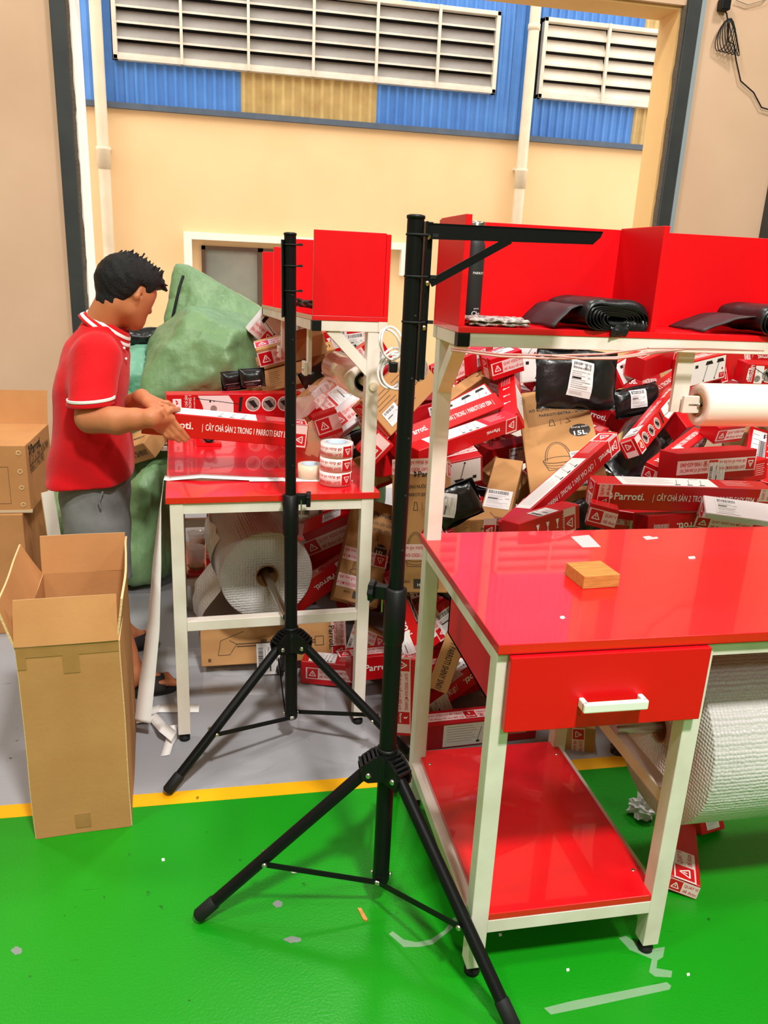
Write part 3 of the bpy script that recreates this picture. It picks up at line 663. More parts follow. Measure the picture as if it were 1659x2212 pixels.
# ================================================================== tripods (speaker stands)
def tripod(label, ctr, ang0, ztop, zhub, zcol, zbot, r_, knob_dir, bracket, third=None):
    t = thing('tripod_stand', label, 'tripod stand', (ctr[0], ctr[1], 0), 0, 'black tripod stands')
    MB().tube([(0, 0, zcol-.05), (0, 0, ztop)], .0175, 20).obj('pole', BLACKM, t)
    MB().lathe([(.0178, ztop-.002), (.019, ztop-.002), (.019, ztop+.004), (.012, ztop+.006), (0, ztop+.006)], 20).obj('top_cap', BLACKP, t)
    MB().tube([(0, 0, zbot), (0, 0, zcol-.03)], .0215, 20).obj('outer_tube', BLACKM, t)
    cl = MB().lathe([(.0216, zcol-.14), (.0255, zcol-.13), (.026, zcol), (.0185, zcol+.004)], 22).obj('collar', BLACKP, t)
    kd = Vector((math.cos(knob_dir), math.sin(knob_dir), 0)); b = Vector((0, 0, zcol-.012))
    MB().bar(b+kd*.018, b+kd*.05, .022, .034).obj('clamp_block', BLACKP, cl, bevel=.003)
    side = kd.cross(Vector((0, 0, 1)))
    kn = MB(); kc = b+kd*.05
    T = Matrix((side, Vector((0, 0, 1)), kd)).transposed().to_4x4(); T.translation = kc
    n = 14; kn.prism([((.027 if i % 2 else .023)*math.cos(2*math.pi*i/n), (.027 if i % 2 else .023)*math.sin(2*math.pi*i/n)) for i in range(n)], 0, .014, 0, T @ Matrix.Rotation(math.pi/2, 4, 'X'))
    kn.obj('clamp_knob', BLACKP, cl, bevel=.002)
    MB().tube([b+kd*.035+side*.016, b+kd*.035+side*.017-Vector((0, 0, .06))], .0025, 6).obj('locking_pin', CHROME, cl)
    # hub with three ribbed shoulders
    h = MB().lathe([(.0216, zhub-.055), (.029, zhub-.05), (.031, zhub), (.030, zhub+.018), (.024, zhub+.024), (.026, zhub+.028), (.026, zhub+.034), (.0218, zhub+.036)], 22).obj('hub', BLACKP, t)
    for k in range(3):
        a = third if (third and k == 2) else ang0+k*2*math.pi/3; d = Vector((math.cos(a), math.sin(a), 0)); s = Vector((-d.y, d.x, 0))
        T = Matrix((d, s, Vector((0, 0, 1)))).transposed().to_4x4()
        prof = [(.01, zhub+.024), (.035, zhub+.020), (.060, zhub+.002), (.070, zhub-.018), (.066, zhub-.04), (.05, zhub-.05), (.01, zhub-.05)]
        for sg in (-1, 1): MB().prism(prof, sg*.020-.0035, sg*.020+.0035, 0, T).obj('hub_cheek', BLACKP, h)
        for i in range(5):
            c = Vector((.026+.010*i, 0, zhub+.022-.0065*i)); MB().bar(T @ (c+Vector((0, -.021, 0))), T @ (c+Vector((0, .021, 0))), .007, .006).obj('hub_rib', BLACKP, h)
        p0 = d*.050+Vector((0, 0, zhub-.028)); p1 = d*r_+Vector((0, 0, .017)); ax = (p1-p0).normalized()
        lg = MB().tube([p0-ax*.01, p1-ax*.05], .0158, 16).obj('leg', BLACKM, t)
        MB().tube([p1-ax*.065, p1-ax*.06, p1-ax*.006, p1], [.0158, .0182, .0182, .014], 16).obj('rubber_foot', RUBBER, lg)
        pm = p0+(p1-p0)*.60; pb = Vector((0, 0, zbot+.012))
        fs_ = -1 if (third and k == 1) else 1            # the strut and bolt head sit on the side away from the bench
        MB().bar(pb+s*.020*fs_+d*.016, pm+s*.020*fs_, .004, .014).obj('strut', BLACKM, t)
        for pp, rr in ((pm, .007), (p0, .008), (pb+d*.010, .007)):
            for sg in (-1, 1):
                TT = Matrix.Translation(pp+s*sg*(.0125 if (fs_ < 0 and sg > 0) else .0235)) @ (s*sg).to_track_quat('Z', 'Y').to_matrix().to_4x4()
                MB().lathe([(0, .005), (rr*.7, .005), (rr, .002), (rr, 0)], 10, 0, TT).obj('bolt', CHROME, t)
    MB().lathe([(0, zbot-.002), (.021, zbot-.002), (.0225, zbot+.004), (.0225, zbot+.026), (.0216, zbot+.028)], 20).obj('bottom_cap', BLACKP, t)
    for k in range(6):
        z = zcol+.10+.13*k
        if z < ztop-.1: MB().lathe([(0, .0005), (.0035, .0005), (.0035, 0)], 8, 0, Matrix.Translation(Vector((math.cos(-1.2), math.sin(-1.2), 0))*.0174+Vector((0, 0, z))) @ Vector((math.cos(-1.2), math.sin(-1.2), 0)).to_track_quat('Z', 'Y').to_matrix().to_4x4()).obj('pin_hole', RUBBER, t)
    return t
c1 = PZ(632, 1548, .10); c1.z = 0
t1 = tripod('black tripod stand in front of the bench with the tape rolls', (c1.x, c1.y), math.radians(211), 1.705, .415, .915, .10, .48, -.15, None)
c2 = PZ(822, 1900, .08); c2.z = 0
f1 = PZ(440, 1990)-c2
t2 = tripod('black tripod stand carrying an angle bracket arm, beside the drawer bench', (c2.x, c2.y), math.atan2(f1.y, f1.x), 1.728, .452, .915, .08, .475, 2.7, True, math.radians(73.5))
t1.rotation_euler = (0, -.011, 0); t1.location.x -= .004
# bracket arm tied to the second stand
br_ = thing('shelf_bracket', 'black steel shelf bracket with diagonal brace tied to the tripod pole', 'bracket', (c2.x, c2.y, 1.45))
e0 = Vector((.030, -.006, 0)); dirb = (PY(1300, 505, 1.66)-PY(925, 490, 1.66)); dirb.normalize()
z0 = 1.722-1.45
MB().box(.020, -.014, -.05, .024, .014, z0).box(.020, .010, -.05, .040, .014, z0).obj('upright_plate', BLACKM, br_, bevel=.001)
a_ = Vector((.022, 0, z0-.012)); b_ = PY(1300, 510, 1.66)-br_.location
m = MB(); dx = (b_-a_).normalized(); sd = Vector((0, 1, 0)); upv = sd.cross(dx)*-1
T = Matrix((dx, sd, dx.cross(sd))).transposed().to_4x4(); T.translation = a_; Lb = (b_-a_).length
m.prism([(0, .008), (Lb, .008), (Lb-.004, -.003), (Lb-.02, -.018), (0, -.022)], -.004, 0, 0, T); m.box(0, -.004, .005, Lb, .022, .009, 0, T)
m.obj('arm', BLACKM, br_)
MB().bar(PY(928, 612, 1.66)-br_.location+Vector((0, -.006, 0)), PY(1100, 518, 1.66)-br_.location+Vector((0, -.006, 0)), .004, .016).obj('brace', BLACKM, br_)
for u, v in ((924, 512), (922, 612), (915, 708)):
    p = PY(u, v, 1.648)-br_.location; MB().lathe([(0, .004), (.005, .004), (.0055, 0)], 10, 0, Matrix.Translation(p) @ Matrix.Rotation(math.pi/2, 4, 'X')).obj('bolt', mat('brass_bolt', (220, 180, 140), rough=.3, metal=1), br_)
def ties(root, zs, rr, dx):
    for z in zs:
        o = MB().lathe([(rr, -.002), (rr+.002, -.002), (rr+.002, .002), (rr, .002)], 18, 0, Matrix.Translation((dx*.35, 0, z)) @ Matrix.Scale(1+dx*14, 4, (1, 0, 0)), True).box(rr+dx, -.004, z-.003, rr+dx+.012, .003, z+.004).obj('cable_tie', RUBBER, root)
ties(br_, [PY(900, y, 1.66).z-1.45 for y in (507, 597, 695)], .0185, .018)
b3 = thing('steel_bracket', 'thin black steel bracket plate tied to the tripod pole by the bubble wrap', 'bracket', (c1.x-.004-.011*1.45, c1.y, 1.45)); b3.rotation_euler = (0, -.011, 0)
MB().box(-.026, -.012, .02, -.022, .012, .24).box(-.026, .008, .02, -.010, .012, .24).obj('plate', BLACKM, b3)
ties(b3, [PY(622, y, 2.43).z-1.45 for y in (528, 574, 628)], .0185, .006)

# ================================================================== open carton in the foreground
p0 = PZ(78, 1812); p1 = PZ(283, 1784); ca = math.atan2(p1.y-p0.y, p1.x-p0.x); cw = (p1-p0).length; cd = .53; chh = .615; ff = .125; ct = .006
oc = thing('open_carton', 'tall empty brown carton with its flaps standing open on the yellow line', 'carton', (p0.x, p0.y, 0), ca)
def wob(o, amp=.004, sc=6):
    for v in o.data.vertices: v.co += Vector((nz(v.co, sc, 1), nz(v.co, sc, 2), nz(v.co, sc, 3)*.5))*amp
def cpanel(name, a, b, c, d, parent, nu=14, nv=14, ma=CARD, th=ct, amp=.004):
    a, b, c, d = map(Vector, (a, b, c, d)); pts = []
    for i in range(nu):
        for j in range(nv):
            s = i/(nu-1); t = j/(nv-1); p = (a*(1-s)+b*s)*(1-t)+(d*(1-s)+c*s)*t
            p += Vector((nz(p, 4, 1), nz(p, 4, 2), 0))*amp; pts.append(p)
    q = MB(); q.grid(pts, nu, nv, 0, False); o = q.obj(name, [ma, CARDL], parent)
    so = o.modifiers.new('thick', 'SOLIDIFY'); so.thickness = th; so.offset = 0; so.material_offset_rim = 1
    return o
cpanel('front_wall', (0, 0, .001), (cw, 0, .001), (cw, 0, chh), (0, 0, chh), oc)
cpanel('back_wall', (0, cd, .001), (cw, cd, .001), (cw, cd, chh), (0, cd, chh), oc)
cpanel('side_wall', (0, 0, .001), (0, cd, .001), (0, cd, chh), (0, 0, chh), oc)
cpanel('side_wall', (cw, 0, .001), (cw, cd, .001), (cw, cd, chh), (cw, 0, chh), oc)
cpanel('bottom', (0, 0, .004), (cw, 0, .004), (cw, cd, .004), (0, cd, .004), oc)
cpanel('flap', (-.002, -.004, chh+.004), (cw+.002, -.004, chh+.004), (cw-.005, .035, chh+ff), (.0, .03, chh+ff), oc, amp=.008)
cpanel('flap', (0, cd, chh), (cw, cd, chh), (cw, cd+.02, chh+ff), (0, cd+.02, chh+ff), oc, amp=.008)
cpanel('flap', (0, 0, chh), (0, cd, chh), (-.05, cd-.05, chh+ff), (-.035, .0, chh+ff), oc, amp=.012)
cpanel('flap', (cw, 0, chh), (cw, cd, chh), (cw+.008, cd-.02, chh+ff), (cw+.012, .0, chh+ff), oc, amp=.01)
PTAPE = mat('brown_parcel_tape', (180, 128, 80), rough=.25, spec=.5, c2=(166, 114, 68), nscale=20)
for (x0, x1, z0, z1) in ((.0, cw, chh-.03, chh+.002), (cw*.44, cw*.60, chh-.085, chh), (.0, .022, chh-.065, chh-.02), (cw*.42, cw*.58, .02, .07)):
    cpanel('packing_tape', (x0, -.0042, z0), (x1, -.0042, z0), (x1, -.0042, z1), (x0, -.0042, z1), oc, 6, 4, PTAPE, .0006)
# cartons by the left wall
def carton(name, label, loc, rz, sx, sy, sz_, flaps=(), group=None):
    o = thing(name, label, 'carton', loc, rz, group)
    q = MB().box(0, 0, 0, sx, sy, sz_).obj('body', CARD, o, bevel=.004)
    for f in flaps: cpanel('flap', *f, o)
    return o
q0 = PZ(75, 1362)
k1 = carton('large_carton', 'large plain brown carton on the floor by the wall', (q0.x-.72, q0.y-.02, 0), .0, .72, .5, .553)
zt = .553; KH = .292
k2 = thing('open_carton', 'brown carton with lettered side, standing on the large plain carton', 'carton', (PY(68, 1112, q0.y).x, q0.y, zt+.002), 0)
MB().box(-.62, 0, 0, 0, .46, KH).obj('body', CARD, k2, bevel=.003)
cm = d_cover(.44, KH)
lo = link('lettering', cm, k2, mw=Matrix.Translation((.0012, .23, KH/2)) @ Matrix(((0, 0, 1, 0), (1, 0, 0, 0), (0, 1, 0, 0), (0, 0, 0, 1))))
cpanel('flap', (-.62, .46, KH), (0, .46, KH), (0, .50, KH+.15), (-.62, .50, KH+.15), k2, 8, 6)
cpanel('flap', (-.62, 0, KH), (-.62, .46, KH), (-.70, .46, KH+.12), (-.70, 0, KH+.12), k2, 8, 6)
MB().box(-.5, -.0012, .04, -.075, 0, .041).box(-.076, -.0012, .04, -.075, 0, .20).box(-.5, -.0012, .20, -.075, 0, .201).obj('printed_border', PM[BI], k2)
for i, z in enumerate((.035, .11, .18, .26)): MB().lathe([(.006, 0), (.011, 0), (.011, .0008), (.006, .0008)], 12, 0, Matrix.Translation((-.028, -.001, z)) @ Matrix.Rotation(math.pi/2, 4, 'X'), True).obj('staple_mark', CARDL, k2)
MB().box(-.62, -.004, .0005, .006, .01, .012).obj('sealing_tape', mat('clear_tape', (216, 190, 160), rough=.12, spec=.8), k2)
pl = PZ(92, 1300, .35)
wb = cpanel('packing_board', PZ(96, 1300, .0)*0+Vector((pl.x-.02, 3.30, 0)), Vector((pl.x+.03, 3.34, 0)), Vector((pl.x-.06, 3.55, .62)), Vector((pl.x-.10, 3.50, .62)), None, 6, 10, mat('white_board', (232, 224, 208), rough=.7), .006)
tag(wb, 'narrow white board leaning between the open carton and the plain carton', 'board')

# ================================================================== things on the benches
WOOD = mat('raw_wood', (206, 150, 78), rough=.7, c2=(176, 116, 50), nscale=18, stretch=(1, 7, 7), bump=.25, bscale=60)
wc = PZ(1259, 1273, .9); wd = PZ(1333, 1268, .9)
wo = MB().box(0, 0, 0, .098, .095, .033).obj('wooden_block', WOOD, None, bevel=.001); wo.location = wc+Vector((0, 0, .0005)); wo.rotation_euler.z = math.atan2(wd.y-wc.y, wd.x-wc.x)
tag(wo, 'small sawn wooden block on the red bench top', 'wood block')
MB()
def scrap(name, label, pts, z, ma, cat='scrap', th=.0006, group=None):
    q = MB(); n = len(pts); P = [PZ(u, v, z) for u, v in pts]; c = sum(P, Vector())/n
    q.add([Vector((p.x-c.x, p.y-c.y, th)) for p in P]+[Vector((p.x-c.x, p.y-c.y, 0)) for p in P], [tuple(range(n)), tuple(range(2*n-1, n-1, -1))]+[(i, i+n, (i+1) % n+n, (i+1) % n) for i in range(n)])
    o = q.obj(name, ma, None, loc=c+Vector((0, 0, .0004))); return tag(o, label, cat, group)
STK = mat('torn_sticker', (250, 190, 190), rough=.5)
scrap('torn_sticker', 'torn red and white sticker at the back edge of the bench top', [(1233, 1160), (1272, 1156), (1298, 1182), (1258, 1183)], .9, STK, 'sticker')
scrap('sticker_scrap', 'ragged white sticker scrap at the back edge of the drawer bench', [(1388, 1160), (1402, 1158), (1410, 1161), (1420, 1160), (1422, 1164), (1404, 1166), (1396, 1167)], .9, STK, 'sticker')
scrap('paper_bit', 'tiny white paper dot in front of the wooden block', [(1210, 1332), (1217, 1331), (1221, 1335), (1216, 1338), (1210, 1336)], .9, PM[WH], 'paper bit')
scrap('paper_bit', 'tiny pale chip right of the wooden block', [(1486, 1204), (1500, 1203), (1502, 1207), (1488, 1208)], .9, PM[WH], 'paper bit', .002)
# bottle, cloth, folded black bags on the near upper shelf
ZS = 1.5035
bt = thing('flask', 'matt black steel flask with bare steel cap on the shelf', 'flask', (NX+.068, NY+.602, ZS))
MB().lathe([(0, 0), (.025, 0), (.027, .003), (.027, .185), (.022, .200), (.019, .206), (.019, .209)], 28).obj('body', mat('flask_black', (36, 38, 38), rough=.55), bt)
MB().lathe([(.0225, .209), (.0225, .238), (.020, .242), (0, .242)], 24).obj('cap', mat('brushed_steel', (190, 184, 172), rough=.25, metal=1), bt)
q = MB(); q.add([Vector((x*.0005, 0, 0)) for x in ()], [])
for j, (t, z, h) in enumerate((('Cha', .018, .012), ('parroti', .034, .004), ('PARROTI', .118, .006))):
    v, f, w_ = text_geo(t); k = h/.73
    q.add([(math.sin((a-w_/2)*k/.0272+.35)*.0274, -math.cos((a-w_/2)*k/.0272+.35)*.0274, z+b*k) for a, b in v], f)
q.obj('lettering', PM[WH], bt)
CRO = mat('crochet_yarn', (216, 200, 194), rough=.95, c2=(120, 96, 92), nscale=90, amt=.5, bump=1, bscale=160)
q = MB(); pts = []
for lay in range(2):
    for i in range(24):
        for j in range(14):
            x = i/23*.15; y = j/13*.11; e = min(x, .15-x, y, .11-y)
            pts.append((x+.006*nz((x, y, lay), 60), y+.006*nz((x, y, lay), 60, 3), (.004+.008*lay+min(e, .006)+.005*nz((x, y, 0), 45, lay)) if not (lay == 0 and e < 0) else 0))
q.grid(pts[:336], 24, 14); q.grid(pts[336:], 24, 14)
co = q.obj('crochet_cloth', CRO, None, loc=(NX+.03, NY+.462, ZS), solid=.003); tag(co, 'folded pale crocheted cloth beside the black flask', 'cloth')
BAGB = mat('black_bag_stack', (22, 22, 24), rough=.38, spec=.5, bump=.15, bscale=30)
def bag_stack(label, x0, x1, y0, y1):
    r = thing('folded_bag_bundle', label, 'bag bundle', (x0, y0, ZS), 0, 'folded black bags on the shelf')
    w = x1-x0
    for k in range(7):                    # folded sheets, one inside another
        pts = []; f = 1-k*.11
        prof = []
        for i in range(40):
            a = 2*math.pi*i/39; c, s = math.cos(a), math.sin(a)
            px = .09*f*math.copysign(abs(c)**.55, c); pz = .034*f*math.copysign(abs(s)**.8, s)
            prof.append((px+.09+.004*nz((a, k, 0), 1.2), pz+.040+.014*(px/.09)*0))
        n = 16
        for j in range(n):
            t = j/(n-1)
            for (px, pz) in prof:
                sag = .004*nz((px*9, t*4, k), 2, k)
                yy = -.03+(y1-y0+.03)*t; zz = pz+sag-(.018*max(0, .07-t)*14)*(.4+px/.18)
                pts.append((px, yy, max(zz, .0016)))
        q = MB(); q.grid(pts, n, 40); q.obj('bag_layer', BAGB, r, solid=.0012)
    q = MB(); pts = []
    for i in range(12):
        for j in range(8): s = i/11; t = j/7; pts.append((.07+.05*s, -.033-.004*math.sin(t*3)-.004*nz((s, t, 0), 5), .010-.026*t+.006*s+.005*nz((s, t, 1), 4)))
    q.grid(pts, 12, 8); q.obj('loose_edge', BAGB, r)
    return r
s1 = bag_stack('folded bundle of black bags at the shelf divider of the drawer bench', .848, 1.14, 1.855, 2.02); s1.rotation_euler.z = .16
q = MB(); pts = []
for i in range(20):
    for j in range(10):
        s = i/19; t = j/9; pts.append((-.07+.08*s, .0+.17*t, .004+.052*math.sin(min(1, s*1.05)*math.pi*.55)+.003*nz((s, t, 0), 4)))
q.grid(pts, 20, 10); q.obj('bag_tail', mat('black_bag_matt', (44, 30, 34), rough=.5), s1, solid=.004)
s2 = bag_stack('folded bundle of black bags hanging over the shelf front', 1.30, 1.48, 1.858, 2.03); s2.location.x = 1.33
q = MB(); pts = []
for i in range(20):
    for j in range(10):
        s = i/19; t = j/9; pts.append((-.14+.16*s, .0+.17*t, .004+.040*math.sin(min(1, s*1.05)*math.pi*.55)+.003*nz((s, t, 0), 4)))
q.grid(pts, 20, 10); q.obj('bag_tail', mat('black_bag_matt', (44, 30, 34), rough=.5), s2, solid=.004)
mailer('small folded black bag on the shelf of the bench beside the man', (650, 668), (706, 676), (2.80, 2.66), .10, .03, 84, None, None, 51)
# cord looped under the shelf
cd_ = thing('cord', 'pale cord and wires slung under the shelf of the drawer bench', 'cord', (NX, NY+.47, 1.44))
for k, (pts) in enumerate((((975, 752), (1080, 765), (1200, 768), (1300, 765), (1400, 752), (1480, 750)), ((975, 757), (1080, 770), (1200, 775), (1330, 772), (1420, 758), (1480, 752)), ((1190, 768), (1260, 775), (1330, 775), (1480, 754), (1640, 757)), ((1400, 752), (1520, 752), (1650, 757)))):
    MB().tube([PY(u, v, 1.83-.01*k)-cd_.location for u, v in pts], .0028, 6).obj('strand', mat('pale_cord', (214, 160, 150), rough=.5), cd_)
# white cable coil with plug on the other bench upright
wcab = thing('power_cable', 'coiled white power cable with black plug hung on the bench post', 'cable', PY(850, 790, 2.42))
CABW = mat('white_cable', (226, 222, 220), rough=.4)
for k, (u, v, a, b, t0) in enumerate(((850, 795, .055, .075, 0), (856, 800, .06, .07, .3), (846, 802, .05, .065, -.3), (862, 805, .066, .06, .6), (842, 745, .035, .058, .4), (846, 742, .04, .06, .2), (890, 790, .05, .055, .2), (896, 796, .05, .045, -.2))):
    c = PY(u, v, 2.40-.006*k)-wcab.location
    MB().tube([c+Vector((a*math.cos(t)*math.cos(t0)-b*math.sin(t)*math.sin(t0), .012*math.sin(2*t+k), a*math.cos(t)*math.sin(t0)+b*math.sin(t)*math.cos(t0)))*.82 for t in [2*math.pi*i/22 for i in range(23)]], .0038, 7).obj('cable_loop', CABW, wcab)
c = PY(849, 793, 2.37)-wcab.location; MB().box(c.x-.013, c.y-.012, c.z-.016, c.x+.013, c.y+.012, c.z+.016).obj('plug', BLACKP, wcab, bevel=.004)
# tape rolls on the bench beside the man
def tape_roll(label, c, R, h, ma, printed, group=None):
    o = thing('tape_roll', label, 'tape roll', c, 0, group)
    MB().lathe([(R*.62+.004, 0), (R, 0), (R, h), (R*.62+.004, h)], 40, 0, None, True).obj('winding', ma, o)
    MB().lathe([(R*.62, -.0), (R*.62+.004, -.0), (R*.62+.004, h+.001), (R*.62, h+.001)], 32, 0, None, True).obj('core', mat('tape_core', (186, 200, 214), rough=.7), o)
    if printed:
        p = Pr(); cir = 2*math.pi*R; me = d_tape(round(cir, 2), round(h*.92, 3)).copy(); bq = bmesh.new(); bq.from_mesh(me); bmesh.ops.subdivide_edges(bq, edges=[e for e in bq.edges if .012 < e.calc_length() < .1], cuts=6, use_grid_fill=True); bq.to_mesh(me); bq.free()
        for v in me.vertices: a = -v.co.x/R-2.08; rr = R+.0003+v.co.z; v.co = (math.sin(a)*rr, -math.cos(a)*rr, h/2-v.co.y)
        link('printed_band', me, o)
    return o
tcx = PZ(727, 1050, .9)+Vector((0, .035, .0022)); TWH = mat('white_tape', (246, 226, 222), rough=.35)
for k, nm in enumerate(('bottom', 'middle', 'top')):
    tape_roll('roll of red printed tape, '+nm+' of the three stacked on the bench', tcx+Vector((.001*k, 0, .0487*k)), .056, .048, TWH, True, 'stacked printed tape rolls')
tape_roll('single roll of pale tape beside the stacked printed tape rolls', PZ(671, 1036, .9)+Vector((0, .03, .0022)), .043, .048, mat('pale_tape', (236, 214, 184), rough=.3), False)
# label strip lying over the bench and hanging to the floor
st = thing('label_strip', 'long white label backing strip lying over the bench edge down to the floor', 'paper strip', LP_(0, .2, .9))
PAPER = mat('backing_paper', (240, 236, 232), rough=.5)
def strip(name, pts, w, wd, ma=PAPER, n=40, tw=None, parent=st):
    P = [Vector(p)-st.location for p in pts]; q = MB(); out = []
    for i in range(n):
        t = i/(n-1)*(len(P)-1); k = min(int(t), len(P)-2); f = t-k; f2 = f*f*(3-2*f)*.4+f*.6; p = P[k].lerp(P[k+1], f2)
        a = (tw[k]*(1-f)+tw[k+1]*f) if tw else 0; d = Matrix.Rotation(a, 3, 'Z') @ Vector(wd)
        out += [p-d*w/2, p+d*w/2]
    q.grid(out, n, 2); return q.obj(name, ma, parent, solid=.0005)
zt = .9012
ya_ = PZ(490, 1032, .9); 
strip('flat_strip', [PZ(760, 1036, zt), PZ(620, 1036, zt), PZ(530, 1033, zt+.004), PZ(435, 1028, zt+.012), PZ(366, 1034, zt)], .05, (0, 1, 0))
sl = d_label(.05, .05)
edge = PZ(360, 1034, .9); fl0 = PZ(300, 1500, 0.02)
lk = strip('hanging_strip', [PZ(366, 1034, zt), edge+Vector((-.008, 0, .004)), PY(347, 1090, 2.60), PY(340, 1200, 2.57), PY(332, 1350, 2.55), PY(318, 1470, 2.53), PY(308, 1560, 2.50)], .06, (0, 1, 0), tw=[0, 0, .1, .5, .8, 1.1, 1.2], n=60)
PYS = [PZ(u, v, z) for u, v, z in ((312, 1540, .03), (345, 1530, .004), (390, 1530, .004), (430, 1530, .003))]
strip('floor_strip', PYS, .055, (0, 1, 0))
strip('floor_strip', [PZ(u, v, z) for u, v, z in ((296, 1555, .003), (330, 1548, .01), (350, 1570, .045), (375, 1590, .03), (380, 1600, .003))], .055, (.3, 1, 0))
strip('floor_strip', [PZ(u, v, z) for u, v, z in ((376, 1566, .03), (370, 1588, .02), (364, 1610, .012), (357, 1632, .003))], .03, (1, .2, 0))
lm = d_label(.12, .048).copy(); lo = link('shipping_label', lm, st); c_ = PZ(576, 1036, zt+.0012)-st.location; lo.location = c_; 
# tape dispenser under the held box
td = thing('tape_dispenser', 'hand tape dispenser with red frame standing on the bench', 'tape dispenser', PZ(452, 962, .9)+Vector((0, 0, .0008)))
MB().prism([(-.05, 0), (.05, 0), (.045, .012), (-.03, .014), (-.045, .05), (-.055, .05)], -.02, .02).obj('frame', REDP, td)
MB().lathe([(.016, -.022), (.026, -.022), (.026, .022), (.016, .022)], 20, 0, Matrix.Translation((.0, 0, .042)) @ Matrix.Rotation(math.pi/2, 4, 'X'), True).obj('roller', BLACKP, td)
MB().tube([(.0, -.03, .042), (.0, .03, .042)], .005, 8).obj('spindle', CHROME, td)
# cups and tape rolls on the lower shelf of that bench
PLAS = mat('clear_cup', (250, 240, 232), rough=.05, spec=.8, alpha=.32); TEA = mat('tea', (186, 110, 40), rough=.1)
def cup(label, c, R, h, fill, lid):
    o = thing('plastic_cup', label, 'cup', c, 0)
    MB().lathe([(R*.72, .001), (R, h), (R+.002, h), (R*.74, .0)], 22).obj('wall', PLAS, o)
    if fill: MB().lathe([(0, .002), (R*.70, .002), (R*.9, h*fill), (0, h*fill)], 20).obj('drink', TEA, o)
    if lid: MB().lathe([(R+.004, h-.004), (R+.005, h+.004), (R*.8, h+.012), (0, h+.014)], 20).obj('lid', PLAS, o)
sy = lambda x, y: LP_(x, y, .1885)
cup('clear plastic cup with a lid under the bench beside the man', sy(.11, 1.33), .042, .13, .7, True)
cup('empty clear plastic cup with a little tea under the bench', sy(.10, 1.18), .046, .11, .15, False)
for k, nm in enumerate(('lowest', 'second', 'middle', 'fourth', 'topmost')): tape_roll(nm+' roll of red printed tape in the stack beside the plastic cups', sy(.2, 1.28)+Vector((.002*k, 0, .0487*k)), .05, .048, mat('reddish_tape', (216, 120, 104), rough=.3), True, 'printed tape rolls stacked under the bench')
# ================================================================== the heap of parcels
G = 'parcels in the heap behind the benches'
tape2 = [('F', 'tape', 0, -.43, 'v', .055), ('U', 'tape', 0, -.43, 'v', .055)]
def ends(*f): return [(x, 'tape', 0, 0, 'h', .05) for x in f]
def RB(label, a, b, sp, W_=.095, T=.08, roll=20, deco=(), **k):
    return parcel('mop_box', label, REDBOX, a, b, sp, W_, T, roll, list(deco), G, **k)
def KB(label, a, b, sp, W_=.10, T=.08, roll=20, deco=(), **k):
    return parcel('brown_parcel', label, CARDB, a, b, sp, W_, T, roll, list(deco), G, **k)
# ---- above the drawer bench
RB('long red mop box lying level against the back of the drawer bench', (1285, 1072), (1665, 1084), ('T', 'T'), .098, .085, 22, [('F', 'text'), ('U', 'white'), ('F', 'tape', 0, -.45, 'v', .05), ('F', 'tape', 0, .46, 'v', .05)]+ends('A'))
RB('long red mop box slanting down with white picture panel, its taped end uppermost', (1118, 1152), (1338, 952), ('T-.04', 'T+.05'), .075, .075, 38, [('U', 'white'), ('F', 'text', 180), ('U', 'tape', 0, .43, 'v', .07), ('F', 'tape', 0, .44, 'v', .07)]+ends('B'))
RB('red mop box with round pictures propped above the slanting taped box', (1372, 972), (1478, 842), ('T+.0', 'T+.03'), .075, .075, 30, [('F', 'pic', 180), ('U', 'text', 180), ('U', 'label', 90, .0, .36, .06, .1), ('F', 'tape', 0, -.46, 'v', .05)]+ends('A'), Lfix=-.6)
RB('red mop box pointing at the bench with a label folded over its end', (1412, 1005), (1545, 905), ('T-.02', 'T-.02'), .07, .09, -30, [('F', 'text'), ('D', 'pic'), ('F', 'label', 90, -.42, .1, .075, .1)]+ends('A'), Lfix=.45)
parcel('short_box', 'squat red box with white phone number tape and printed label beside it', REDBOX2, (1462, 1012), (1632, 1000), ('T+.01', 'T-.03'), .115, .10, 14, [('F', 'tape', 180, 0, 'h', .055), ('F', 'label', 90, -.32, 0, .1, .09)], G)
RB('taped end of a red box under the hanging film roll', (1548, 942), (1606, 935), 'T-.02', .08, .10, 35, [('F', 'tape', 0, 0, 'h', .05), ('U', 'tape', 0, 0, 'h', .05)])
parcel('mop_box', 'red box with white panel standing at the right of the squat red box', REDBOX, (1634, 1040), (1650, 920), 'T-.02', .12, .08, 15, [('F', 'white', -90)], G)
RB('red mop box with shipping label under the long level box', (1282, 1118), (1520, 1152), ('T-.08', 'T-.10'), .085, .08, 18, [('F', 'text', 180), ('F', 'label', 90, -.28, 0, .085, .14, 8), ('F', 'tape', 0, -.46, 'v', .05)]+ends('A'))
parcel('short_box', 'red and white box with warning tape next to the bench back edge', WBOX, (1520, 1128), (1680, 1150), ('T-.08', 'T-.06'), .09, .1, 40, [('F', 'tape', 0, -.1, 'h', .05), ('U', 'label', 0, -.2, 0, .08, .08)]+ends('A'), G)
RB('dark red box end with warning tape below the level box', (1272, 1110), (1330, 1125), 'T-.05', .08, .10, 10, [('F', 'tape', 0, 0, 'h', .05)]+ends('A'))
RB('short red box with phone number tape and glass mark at the bench edge', (1122, 1158), (1250, 1116), ('T-.03', 'T-.05'), .085, .08, 24, [('F', 'plain'), ('F', 'tape', 0, .32, 'v', .06), ('U', 'label', 90, -.1, 0, .06, .09)]+ends('B'))
